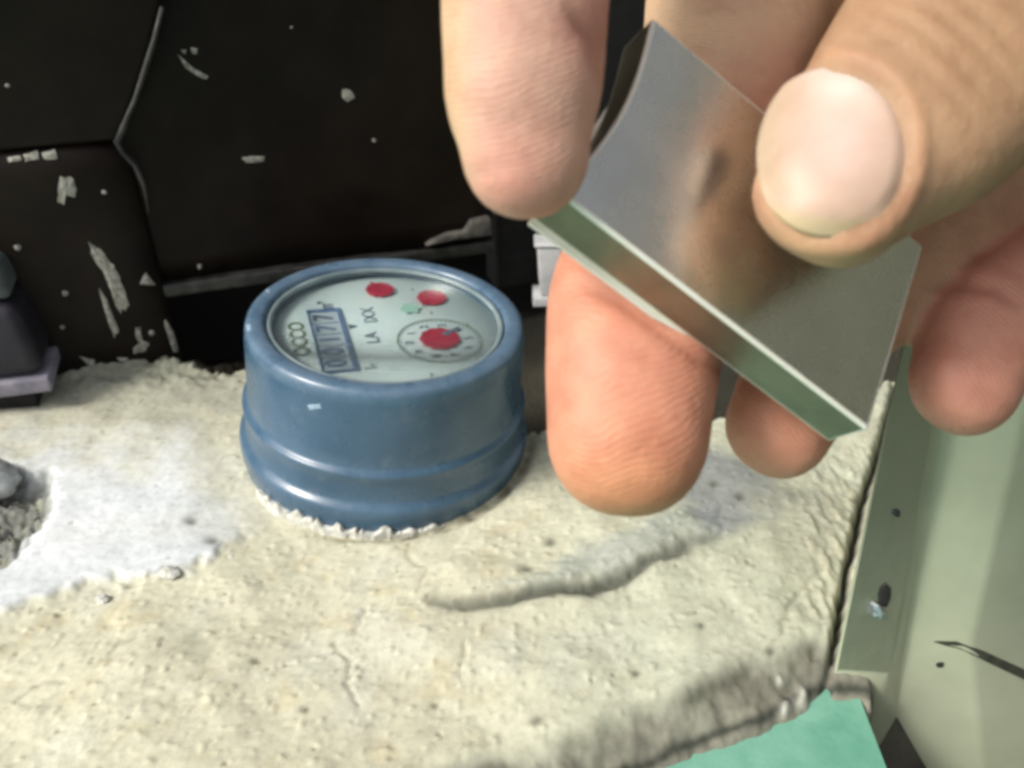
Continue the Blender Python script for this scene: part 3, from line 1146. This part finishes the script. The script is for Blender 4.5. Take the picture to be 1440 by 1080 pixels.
# broken white plaster stuck round the foot
vs, fs = [], []
na = 70
for k in range(na + 1):
    a_ = math.radians(-140 + 78 * k / na)
    e = math.sin(math.pi * k / na) ** 0.4
    nz_ = float(fbm(np.array(k * 0.23), np.array(0.7), 3, 300))
    j1 = max(0.0, min(1.0, 0.45 + 0.9 * nz_))
    w1 = 0.0002 + 0.0011 * e * (0.35 + 0.65 * j1)
    hz = 0.0002 + 0.0030 * e * max(0.0, min(1.0, 0.35 + 1.1 * float(fbm(np.array(k * 0.31), np.array(3.3), 3, 310))))
    r0 = 0.0424
    for (r_, z) in ((r0, -0.003), (r0 + 0.0012 + w1, -0.003), (r0 + 0.0010 + w1, hz * 0.6), (r0 + 0.0009 + w1 * 0.4, hz), (r0, hz * 0.9)):
        vs.append((r_ * math.cos(a_), r_ * math.sin(a_), z))
for k in range(na):
    for i in range(5):
        i2 = (i + 1) % 5
        fs.append((k * 5 + i, (k + 1) * 5 + i, (k + 1) * 5 + i2, k * 5 + i2))
fs.append((0, 1, 2, 3, 4))
fs.append(tuple(na * 5 + i for i in (4, 3, 2, 1, 0)))
o = mesh_obj('plaster_crust', vs, fs, M_PLASTER, meter)
# scratches in the enamel
mw = Matrix.Translation(meter.location) @ meter.rotation_euler.to_matrix().to_4x4()
mb = bvh_of([bpy.data.objects['housing']])
for c_ in ([(432, 569), (450, 568), (452, 574), (436, 576)], [(346, 458), (352, 456), (354, 464), (348, 466)], [(336, 476), (340, 474), (341, 482)], [(372, 410), (378, 405), (380, 412)]):
    o = chip(c_, None, np.zeros(3), surf('scratched enamel', (0.22, 0.34, 0.46), (0.36, 0.46, 0.56), 500, (0.5, 0.6)), mb, 'scratch', 0.0001, 0.2)
    if o:
        o.parent = meter
        o.matrix_parent_inverse = mw.inverted()

# ---------------------------------------------------------------- dark plastic box at the left edge
bxp = on_z(66, 538, 0.010)
box = empty('plastic_box', tuple(bxp))
tag(box, 'dark violet grey plastic box with a pale lower rim at the left edge', 'box')
bx = unit([0.965, 0.26, 0])
by = np.array([-bx[1], bx[0], 0])


def bpt(a_, b_, z):
    return bx * a_ + by * b_ + np.array([0, 0, z])


def box_part(name, a0, a1, b0, b1, z0, z1, mat, bev, tp=0.0):
    v = [bpt(a0, b0, z0), bpt(a1, b0, z0), bpt(a1, b1, z0), bpt(a0, b1, z0), bpt(a0, b0 + tp, z1), bpt(a1 - tp, b0 + tp, z1), bpt(a1 - tp, b1, z1), bpt(a0, b1, z1)]
    f = [(0, 3, 2, 1), (4, 5, 6, 7), (0, 1, 5, 4), (1, 2, 6, 5), (2, 3, 7, 6), (3, 0, 4, 7)]
    o = mesh_obj(name, v, f, mat, box)
    bevel_mod(o, bev, 4)
    o.data.polygons.foreach_set('use_smooth', [True] * 6)
    return o


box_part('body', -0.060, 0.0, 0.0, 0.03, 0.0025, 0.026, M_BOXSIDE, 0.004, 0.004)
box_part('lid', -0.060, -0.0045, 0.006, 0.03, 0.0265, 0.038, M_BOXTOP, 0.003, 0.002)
box_part('stand', -0.056, -0.005, 0.003, 0.03, -0.016, -0.0035, M_VOID, 0.001)
box_part('rim', -0.060, 0.0012, -0.0012, 0.03, -0.003, 0.0022, M_EDGE, 0.0010)

# ---------------------------------------------------------------- white plastic pipe clip behind the fingers
wp = on_z(772, 424, 0.001)
clip = empty('pipe_clip', tuple(wp))
tag(clip, 'small white plastic clip standing in the dark behind the raised finger', 'clip')


def simple_box(name, x0, x1, y0, y1, z0, z1, mat, parent, bev, shear=0.0):
    v = [(x0, y0, z0), (x1, y0, z0), (x1, y1, z0), (x0, y1, z0), (x0 + shear, y0, z1), (x1 + shear, y0, z1), (x1 + shear, y1, z1), (x0 + shear, y1, z1)]
    f = [(0, 3, 2, 1), (4, 5, 6, 7), (0, 1, 5, 4), (1, 2, 6, 5), (2, 3, 7, 6), (3, 0, 4, 7)]
    o = mesh_obj(name, v, f, mat, parent)
    bevel_mod(o, bev, 3)
    o.data.polygons.foreach_set('use_smooth', [True] * 6)
    return o


simple_box('upright', -0.0035, 0.006, 0, 0.01, 0.002, 0.0225, M_WHITEPL, clip, 0.001, -0.0015)
simple_box('foot_plate', -0.0062, 0.007, -0.001, 0.012, -0.002, 0.0018, M_WHITEPL, clip, 0.0006)
simple_box('top_hook', -0.0060, 0.008, -0.0006, 0.0106, 0.0226, 0.0240, M_WHITEPL, clip, 0.0006)

# ---------------------------------------------------------------- pebble in the broken hole
sp = on_z(12, 690, -0.003)
bm = bmesh.new()
bmesh.ops.create_icosphere(bm, subdivisions=4, radius=1)
for vtx in bm.verts:
    p = np.array(vtx.co)
    k = 1 + 0.18 * float(perlin(np.array(p[0] * 1.3 + 4), np.array(p[1] * 1.3 + p[2]), 3)) + 0.05 * float(perlin(np.array(p[0] * 5), np.array(p[2] * 5 + p[1] * 3), 8))
    vtx.co = (p[0] * 0.0085 * k, p[1] * 0.0075 * k, max(-0.6, p[2]) * 0.0055 * k)
peb = bm_obj('stone', bm, M_STONE, None, True)
peb.location = (sp[0] - 0.004, sp[1], 0.001)
tag(peb, 'grey rounded stone in the broken dark hole at the left edge', 'stone')

# ---------------------------------------------------------------- loose crumbs of white plaster
for k, (x, y, r_) in enumerate(((238, 798, 0.0026), (140, 832, 0.0018), (322, 770, 0.0012))):
    bm = bmesh.new()
    bmesh.ops.create_icosphere(bm, subdivisions=2, radius=1)
    for vtx in bm.verts:
        p = np.array(vtx.co)
        kk = r_ * random.uniform(0.75, 1.15)
        vtx.co = (p[0] * kk, p[1] * kk * 0.8, p[2] * kk * 0.7)
    w = on_z(x, y, 0.002)
    cr = bm_obj('plaster_crumb', bm, M_PLASTER)
    cr.location = (w[0], w[1], ledge_z(w[0], w[1]) + r_ * 0.3)
    tag(cr, ['sharp white crumb on the edge of the white skim coat, largest of the crumbs', 'white crumb on the skim coat edge at the far left', 'small white crumb left of the blue meter foot on the skim coat',
             'small white crumb just above the trowel groove', 'tiny white crumb on the beige mortar near the bottom of the photo'][k], 'plaster crumb', 'loose plaster crumbs on the ledge')

# ---------------------------------------------------------------- shiny metal block held in the fingers
bA = at(783, 268, 0.098)
bB = at(1222, 605, 0.098 * 1.11)
bD = at(912, 18, 0.098 * 1.13)
eu = unit(bB - bA)
LU = np.linalg.norm(bB - bA)
ev = (bD - bA) - eu * np.dot(bD - bA, eu)
LV = np.linalg.norm(ev)
ev = ev / LV
en = np.cross(eu, ev)
if en @ CF > 0:
    en = -en
TH = 0.0062


def bl(u, v, h):
    return bA + eu * u + ev * v + en * h


block = empty('metal_block', tuple(bl(LU / 2, LV / 2, -TH)))
tag(block, 'shiny nickel plated metal block held between thumb and fingers', 'metal block')
BO = np.array(block.location)
# outline with a slightly hollow left end, rounded edges built in as bands
outl = []
NE = 14
for k in range(NE + 1):                      # left end from top to bottom
    t = 1 - k / NE
    outl.append((0.0020 * math.sin(math.pi * t), LV * t))
outl += [(LU, 0.0), (LU, LV)]
bm = bmesh.new()
tv = [bm.verts.new(tuple(bl(u, v, 0) - BO)) for u, v in outl]
bv_ = [bm.verts.new(tuple(bl(u, v, -TH) - BO)) for u, v in outl]
n = len(outl)
bm.faces.new(tv)
bm.faces.new(bv_[::-1])
for i in range(n):
    j = (i + 1) % n
    bm.faces.new((tv[j], tv[i], bv_[i], bv_[j]))
bmesh.ops.recalc_face_normals(bm, faces=bm.faces)
sharp = [e for e in bm.edges if len(e.link_faces) == 2 and e.calc_face_angle() > 0.9]
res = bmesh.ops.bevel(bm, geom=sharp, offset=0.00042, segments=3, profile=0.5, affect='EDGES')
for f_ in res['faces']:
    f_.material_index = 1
for f_ in bm.faces:
    if f_.material_index == 0 and abs(f_.normal.dot(Vector(en))) < 0.5:
        f_.material_index = 2
for f_ in bm.faces:
    f_.smooth = True
body = bm_obj('body', bm, [M_METAL, M_METALEDGE, M_METALSIDE], block, False)
body.data.polygons.foreach_set('use_smooth', [True] * len(body.data.polygons))
wn_ = body.modifiers.new('wn', 'WEIGHTED_NORMAL')
wn_.keep_sharp = True

# thin strip added along the lower front edge to catch a bright line
lv = [(0.0004, -0.0006), (LU * 0.40, -0.0006), (LU * 0.56, 0.0006), (0.0024, LV - 0.001)]
vs = [bl(u, v, -TH - 0.0001) - BO for u, v in lv] + [bl(u, v, -TH - 0.0006) - BO for u, v in lv]
lip_o = mesh_obj('glint_strip', vs, [(0, 1, 2, 3), (7, 6, 5, 4), (0, 4, 5, 1), (1, 5, 6, 2), (2, 6, 7, 3), (3, 7, 4, 0)], M_METALEDGE, block)
bevel_mod(lip_o, 0.0003, 3)
lip_o.data.polygons.foreach_set('use_smooth', [True] * 6)

# ---------------------------------------------------------------- the hand


def face_h(x, y, h):
    """the point seen through a photo pixel, h above the block's broad face"""
    return on_plane(x, y, bA + en * h, en)


def catmull(vals, n):
    vals = np.array(vals, float)
    if vals.ndim == 1:
        vals = vals[:, None]
    P = np.vstack([2 * vals[0] - vals[1], vals, 2 * vals[-1] - vals[-2]])
    out_ = []
    for i in range(1, len(P) - 2):
        for k in range(n):
            t = k / n
            p0, p1, p2, p3 = P[i - 1], P[i], P[i + 1], P[i + 2]
            out_.append(0.5 * (2 * p1 + (p2 - p0) * t + (2 * p0 - 5 * p1 + 4 * p2 - p3) * t * t + (3 * p1 - p0 - 3 * p2 + p3) * t ** 3))
    out_.append(P[-2])
    return np.array(out_)


def cam_vec(x, y, z):
    """a direction given as right, up, away from the camera"""
    return x * CR + y * CU + z * CF


tube_bm = bmesh.new()
AXES = []        # (points, finger id) used later to colour the skin


def digit(fid, st, tip, dorsal, flat=0.86, nsub=6, seg=28, start_cap=True, ex=2.25):
    """loft: st = list of (point, half width in metres); tip = length of the rounded end"""
    P = catmull([s[0] for s in st], nsub)
    W = catmull([s[1] for s in st], nsub)[:, 0]
    Tn = [unit(P[min(i + 1, len(P) - 1)] - P[max(i - 1, 0)]) for i in range(len(P))]
    D = catmull([np.asarray(d, float) for d in (dorsal if isinstance(dorsal, list) else [dorsal] * len(st))], nsub)
    rings = [(P[i], Tn[i], W[i], W[i] * flat, D[i]) for i in range(len(P))]
    if tip:
        for k in range(1, 10):
            a_ = (k / 9) * math.pi / 2 * 0.985
            s_ = math.cos(a_) ** 0.85
            rings.append((P[-1] + Tn[-1] * tip * math.sin(a_), Tn[-1], W[-1] * s_, W[-1] * flat * s_, D[-1]))
    prev = None
    first = None
    for (p, t, w, th, d) in rings:
        d = unit(d - t * np.dot(d, t))
        s = np.cross(t, d)
        ring_v = []
        for k in range(seg):
            a_ = 2 * math.pi * k / seg
            c_, s2 = math.cos(a_), math.sin(a_)
            x_ = w * math.copysign(abs(c_) ** (2 / ex), c_)
            y_ = th * math.copysign(abs(s2) ** (2 / ex), s2)
            if s2 > 0:
                y_ *= 0.92
            ring_v.append(tube_bm.verts.new(tuple(p + s * x_ + d * y_)))
        if prev:
            for k in range(seg):
                k2 = (k + 1) % seg
                tube_bm.faces.new((prev[k], prev[k2], ring_v[k2], ring_v[k]))
        else:
            first = ring_v
        prev = ring_v
    tube_bm.faces.new(first[::-1])
    tube_bm.faces.new(prev)
    AXES.append((P, fid))


def px_w(px, d):
    return px / FPX * d


def S(x, y, d, hw):
    return (at(x, y, d), px_w(hw, d))


def SF(x, y, h, hw):
    p = face_h(x, y, h)
    return (p, px_w(hw, np.dot(p - CAMP, CF)))


away = cam_vec(0, 0.15, 1.0)       # fingers show their pads: their backs look away from the camera
# forefinger
digit(0, [S(1230, -450, .138, 112), S(1010, -410, .120, 122), (at(830, -270, .108), .0094), S(748, -110, .101, 122), S(738, 0, .0990, 119), S(737, 80, .0985, 115), S(735, 150, .0982, 109), S(738, 205, .098, 93)], px_w(104, .098), cam_vec(-0.25, 0.1, 1.0), 0.88)
# middle finger, behind the block
digit(1, [S(1400, -330, .152, 105), S(1260, -240, .147, 115), S(1130, -130, .142, 128), S(1050, -20, .138, 134), S(1022, 80, .1345, 122), S(975, 280, .128, 114), S(905, 400, .1215, 126), S(890, 500, .1165, 124), S(883, 605, .1135, 115)], px_w(122, .1135), away, 0.86)
# ring finger
digit(2, [S(1570, -180, .158, 100), S(1500, 40, .150, 100), S(1430, 230, .144, 92), S(1310, 350, .138, 88), S(1190, 440, .133, 84), S(1130, 530, .129, 84), S(1095, 598, .1265, 76)], px_w(74, .1265), away, 0.86)
# little finger
digit(3, [S(1720, 10, .160, 88), S(1660, 200, .150, 90), S(1560, 330, .140, 88), S(1440, 412, .133, 82), S(1385, 460, .130, 82), S(1358, 530, .1275, 78)], px_w(84, .1275), away, 0.88)
# thumb, lying on the block, its nail towards the camera
tdor = unit(cam_vec(-0.22, 0.10, -0.95))
digit(4, [S(1950, -640, .165, 170), S(1760, -400, .130, 205), (face_h(1560, -160, .0200), .0140), SF(1395, 25, .0165, 182), SF(1285, 150, .0125, 163), SF(1222, 212, .0100, 138), SF(1168, 275, .0088, 110)], px_w(104, .094), tdor, 0.80, ex=2.3)
# palm, heel and forearm, out of the picture
mid = at(1475, -245, .158)
wr = at(1990, -800, .190)
fo = at(2900, -1800, .260)
acr = unit(at(1720, 10, .160) - at(1230, -450, .138))
pn = unit(np.cross(acr, wr - mid))
if pn @ CF < 0:
    pn = -pn
digit(5, [(mid - (wr - mid) * 0.06, .036), (mid + (wr - mid) * 0.30, .041), (mid + (wr - mid) * 0.65, .037), (wr, .029)], None, pn, 0.36, ex=2.4)
digit(5, [(mid + (wr - mid) * 0.75, .031), (wr, .0285), (wr + (fo - wr) * 0.4, .034), (fo, .041)], None, pn, 0.74)
# heel of the thumb and the web
digit(5, [S(1990, -720, .175, 170), S(1820, -440, .145, 220), S(1640, -300, .135, 190), S(1480, -300, .140, 140)], px_w(90, .14), pn, 0.8)
bmesh.ops.recalc_face_normals(tube_bm, faces=tube_bm.faces)
tmp_me = bpy.data.meshes.new('hand_tmp')
tube_bm.to_mesh(tmp_me)
tube_bm.free()
tmp = bpy.data.objects.new('hand_tmp', tmp_me)
COL.objects.link(tmp)
rm = tmp.modifiers.new('r', 'REMESH')
rm.mode = 'VOXEL'
rm.voxel_size = 0.00075
sm_ = tmp.modifiers.new('s', 'SMOOTH')
sm_.factor = 0.5
sm_.iterations = 9
bpy.context.view_layer.update()
hme = bpy.data.meshes.new_from_object(tmp.evaluated_get(bpy.context.evaluated_depsgraph_get()))
bpy.data.objects.remove(tmp)
hme.name = 'person'
nv = len(hme.vertices)
co = np.empty(nv * 3)
hme.vertices.foreach_get('co', co)
co = co.reshape(-1, 3)
no = np.empty(nv * 3)
hme.vertices.foreach_get('normal', no)
no = no.reshape(-1, 3)
hx, hy, hd = to_px(co)
facing = (no * (CAMP - co)).sum(1)
front = facing > 0

# nearest digit of every point
allp = np.vstack([a_[0] for a_ in AXES])
alli = np.concatenate([[a_[1]] * len(a_[0]) for a_ in AXES])
fid = np.empty(nv, int)
near = np.empty(nv)
for s0 in range(0, nv, 20000):
    dd = np.linalg.norm(co[s0:s0 + 20000, None, :] - allp[None], axis=2)
    k = dd.argmin(1)
    fid[s0:s0 + 20000] = alli[k]
    near[s0:s0 + 20000] = dd[np.arange(len(k)), k]


def push(mask, amount):
    global co
    co = co + no * (mask * amount)[:, None]


# nail bed on the thumb: an oval seen in the photo, laid on the skin there
NCX, NCY, NA, NB, NR = 1172, 214, 110, 123, math.radians(8)


def nail_q(x, y):
    dx, dy = x - NCX, y - NCY
    c_, s_ = math.cos(NR), math.sin(NR)
    u_ = (dx * c_ + dy * s_) / NA
    v_ = (-dx * s_ + dy * c_) / NB
    return (np.abs(u_) ** 2.15 + np.abs(v_) ** 2.15) ** (1 / 2.15), u_, v_


qn, un, vn = nail_q(hx, hy)
isth = (fid == 4) & front & (hd < 0.105)
push(isth * (1 - sstep(0.92, 1.03, qn)), -0.0006)
push(isth * np.exp(-((qn - 1.13) / 0.09) ** 2) * sstep(-1.0, 0.3, un + 0.4), 0.00045)


def crease(pts, width, depth, fids):
    d_, _, t_ = seg_dist(hx, hy, pts)
    m = np.isin(fid, fids) & front
    push(m * np.exp(-(d_ / width) ** 2) * np.sin(np.clip(t_, 0.02, 0.98) * math.pi) ** 0.5, -depth)


crease([(815, 398), (870, 420), (930, 460), (1000, 512), (1030, 530)], 10, 0.0009, [1])
crease([(800, 10), (842, 60), (850, 120)], 12, 0.0009, [0])
crease([(640, 258), (690, 240), (720, 236)], 10, 0.0002, [0])
for kx in range(4):
    ox, oy = 24 * kx, -27 * kx
    crease([(1185 + ox, 20 + oy * .6), (1260 + ox, 60 + oy), (1330 + ox, 120 + oy), (1380 + ox, 180 + oy)], 9, 0.00035, [4])
crease([(1290, 400), (1340, 395), (1400, 402), (1450, 430)], 12, 0.0010, [3, 2])
hme.vertices.foreach_set('co', co.astype(np.float32).ravel())
hme.update()

# skin tone: ruddy finger pads, paler forefinger, browner back of the thumb
tones = np.array([(0.58, 0.34, 0.255), (0.62, 0.275, 0.18), (0.60, 0.27, 0.175), (0.54, 0.25, 0.18), (0.48, 0.29, 0.18), (0.50, 0.32, 0.20)])
tone = tones[fid]
# soften the borders between digits
tn_sig = (np.stack([perlin(co[:, 0] * 90, co[:, 1] * 90 + co[:, 2] * 70, 31), perlin(co[:, 0] * 260, co[:, 2] * 260 + co[:, 1] * 130, 33)], 1))
tone = tone * (1 + (0.10 * tn_sig[:, :1] + 0.09 * tn_sig[:, 1:]) * np.array([0.6, 1.0, 1.1]))


def tint(mask, colr, k):
    global tone
    m = (np.clip(mask, 0, 1) * k)[:, None]
    tone = tone * (1 - m) + np.array(colr) * m


g = lambda x, y, r: np.exp(-((hx - x) ** 2 + (hy - y) ** 2) / r ** 2)
tint((fid == 0) * front * g(720, 262, 60), (0.60, 0.24, 0.19), 0.6)
tint((fid == 0) * sstep(680, 630, hx), (0.62, 0.46, 0.26), 0.6)  # lit left side of the forefinger painted paler
tint((fid == 0) * front * g(860, 30, 60), (0.52, 0.20, 0.17), 0.6)
tint((fid == 1) * front * g(870, 710, 110), (0.64, 0.29, 0.13), 0.6)
tint((fid == 1) * front * sstep(200, 60, hy), (0.60, 0.42, 0.27), 0.9)
tint((fid == 1) * front * g(1110, 90, 60), (0.45, 0.20, 0.14), 0.6)  # shade beside the thumb painted into the tone
tint((fid == 2) * front * sstep(1180, 1300, hx), (0.44, 0.28, 0.17), 0.7)  # shaded length of the ring finger painted browner
tint((fid == 4) * front * g(1140, 400, 80), (0.64, 0.42, 0.22), 0.7)
tint((fid == 4) * np.exp(-((qn - 1.08) / 0.10) ** 2), (0.52, 0.28, 0.17), 0.5)
tint((fid == 4) * front * g(1380, 20, 260), (0.30, 0.18, 0.09), 0.7)
pa = hme.attributes.new('pad', 'FLOAT', 'POINT')
pa.data.foreach_set('value', ((fid < 4) * 0.30 + 0.0).astype(np.float32))
set_color_attr(hme, 'tone', np.clip(tone, 0.02, 0.9))
hand = link('person', hme, M_SKIN)
tag(hand, 'bare right hand pinching the shiny metal block, thumb nail towards the viewer', 'person')

# the thumb nail: a thin curved plate on the nail bed
hb = BVHTree.FromPolygons([tuple(p) for p in co], [tuple(p.vertices) for p in hme.polygons])
NU, NVV = 30, 34
gv, ok, gcol = [], [], []
for j in range(NVV + 1):
    for i in range(NU + 1):
        a_, b_ = 2 * i / NU - 1, 2 * j / NVV - 1
        # square to superellipse
        u_ = a_ * math.sqrt(max(0, 1 - 0.47 * b_ * b_)) * 0.985
        v_ = b_ * math.sqrt(max(0, 1 - 0.47 * a_ * a_)) * 0.985
        x = NCX + u_ * NA * math.cos(NR) - v_ * NB * math.sin(NR)
        y = NCY + u_ * NA * math.sin(NR) + v_ * NB * math.cos(NR)
        h, nrm, _, _ = hb.ray_cast(Vector(at(x, y, 0.03)), Vector(unit(ray(x, y))))
        p = np.array(h) if h is not None else None
        gv.append(p)
        k_ = math.exp(-(((u_ - 0.05) / 0.75) ** 2 + ((v_ + 0.15) / 0.8) ** 2))
        c_ = np.array([0.53, 0.36, 0.25]) * (1 - k_) + np.array([0.64, 0.45, 0.38]) * k_
        lun = math.exp(-((u_ / 0.5) ** 2 + ((v_ + 0.85) / 0.30) ** 2))
        c_ = c_ * (1 - 0.6 * lun) + np.array([0.66, 0.60, 0.54]) * 0.6 * lun
        fe = max(0, min(1, (v_ - 0.72 + 0.12 * u_ * u_) / 0.08))
        c_ = c_ * (1 - 0.7 * fe) + np.array([0.52, 0.42, 0.24]) * 0.7 * fe
        lf = max(0, min(1, (-u_ - 0.55) / 0.4))
        c_ = c_ * (1 - 0.5 * lf) + np.array([0.56, 0.48, 0.32]) * 0.5 * lf
        gcol.append(c_)
G = np.array([p if p is not None else (np.nan,) * 3 for p in gv]).reshape(NVV + 1, NU + 1, 3)
bad = np.isnan(G[..., 0])
Dd = (G - CAMP) @ CF
Dd[bad] = np.nan
skin_d = np.where(np.isnan(Dd), 9.0, Dd)
# a clean double curved plate: fit a smooth quadratic to the skin below it
jj, ii_ = np.meshgrid(np.linspace(-1, 1, NVV + 1), np.linspace(-1, 1, NU + 1), indexing='ij')
uu_ = ii_ * np.sqrt(1 - 0.47 * jj ** 2)
vv_ = jj * np.sqrt(1 - 0.47 * ii_ ** 2)
okm = (~np.isnan(Dd)) & (Dd < np.nanmedian(Dd) + 0.006)
basis = lambda u, v: np.stack([np.ones_like(u), u, v, u * u, u * v, v * v, u ** 3, v ** 3, u * u * v, u ** 4], -1)
cf, *_ = np.linalg.lstsq(basis(uu_[okm], vv_[okm]), Dd[okm], rcond=None)
Dd = basis(uu_, vv_) @ cf
Dd = np.where((uu_ ** 2 + vv_ ** 2 < 0.7) | (uu_ < -0.2), np.minimum(Dd, skin_d + 0.0001), Dd)
for _ in range(3):
    Q = np.pad(Dd, 1, mode='edge')
    Dd = 0.5 * Dd + 0.125 * (Q[:-2, 1:-1] + Q[2:, 1:-1] + Q[1:-1, :-2] + Q[1:-1, 2:])
for j in range(NVV + 1):
    for i in range(NU + 1):
        a_, b_ = 2 * i / NU - 1, 2 * j / NVV - 1
        u_ = a_ * math.sqrt(max(0, 1 - 0.47 * b_ * b_)) * 0.985
        v_ = b_ * math.sqrt(max(0, 1 - 0.47 * a_ * a_)) * 0.985
        x = NCX + u_ * NA * math.cos(NR) - v_ * NB * math.sin(NR)
        y = NCY + u_ * NA * math.sin(NR) + v_ * NB * math.cos(NR)
        qq_ = (abs(u_) ** 2.15 + abs(v_) ** 2.15) ** (1 / 2.15)
        bury = 0.0009 * float(sstep(0.78, 1.0, qq_)) * (1 - float(sstep(0.35, 0.75, v_))) * float(sstep(-0.6, 0.0, u_))
        G[j, i] = at(x, y, Dd[j, i] - 0.00035 + bury)
gv = G.reshape(-1, 3)
fs = [(j * (NU + 1) + i, j * (NU + 1) + i + 1, (j + 1) * (NU + 1) + i + 1, (j + 1) * (NU + 1) + i) for j in range(NVV) for i in range(NU)]
nail = mesh_obj('fingernail', gv, fs, M_NAIL, hand, True)
bm = bmesh.new()
bm.from_mesh(nail.data)
bmesh.ops.recalc_face_normals(bm, faces=bm.faces)
if sum((f_.normal.dot(Vector(CF)) for f_ in bm.faces)) > 0:
    bmesh.ops.reverse_faces(bm, faces=bm.faces)
bm.to_mesh(nail.data)
bm.free()
set_color_attr(nail.data, 'tone', np.array(gcol))
sd_ = nail.modifiers.new('solid', 'SOLIDIFY')
sd_.thickness = 0.0005
sd_.offset = -1
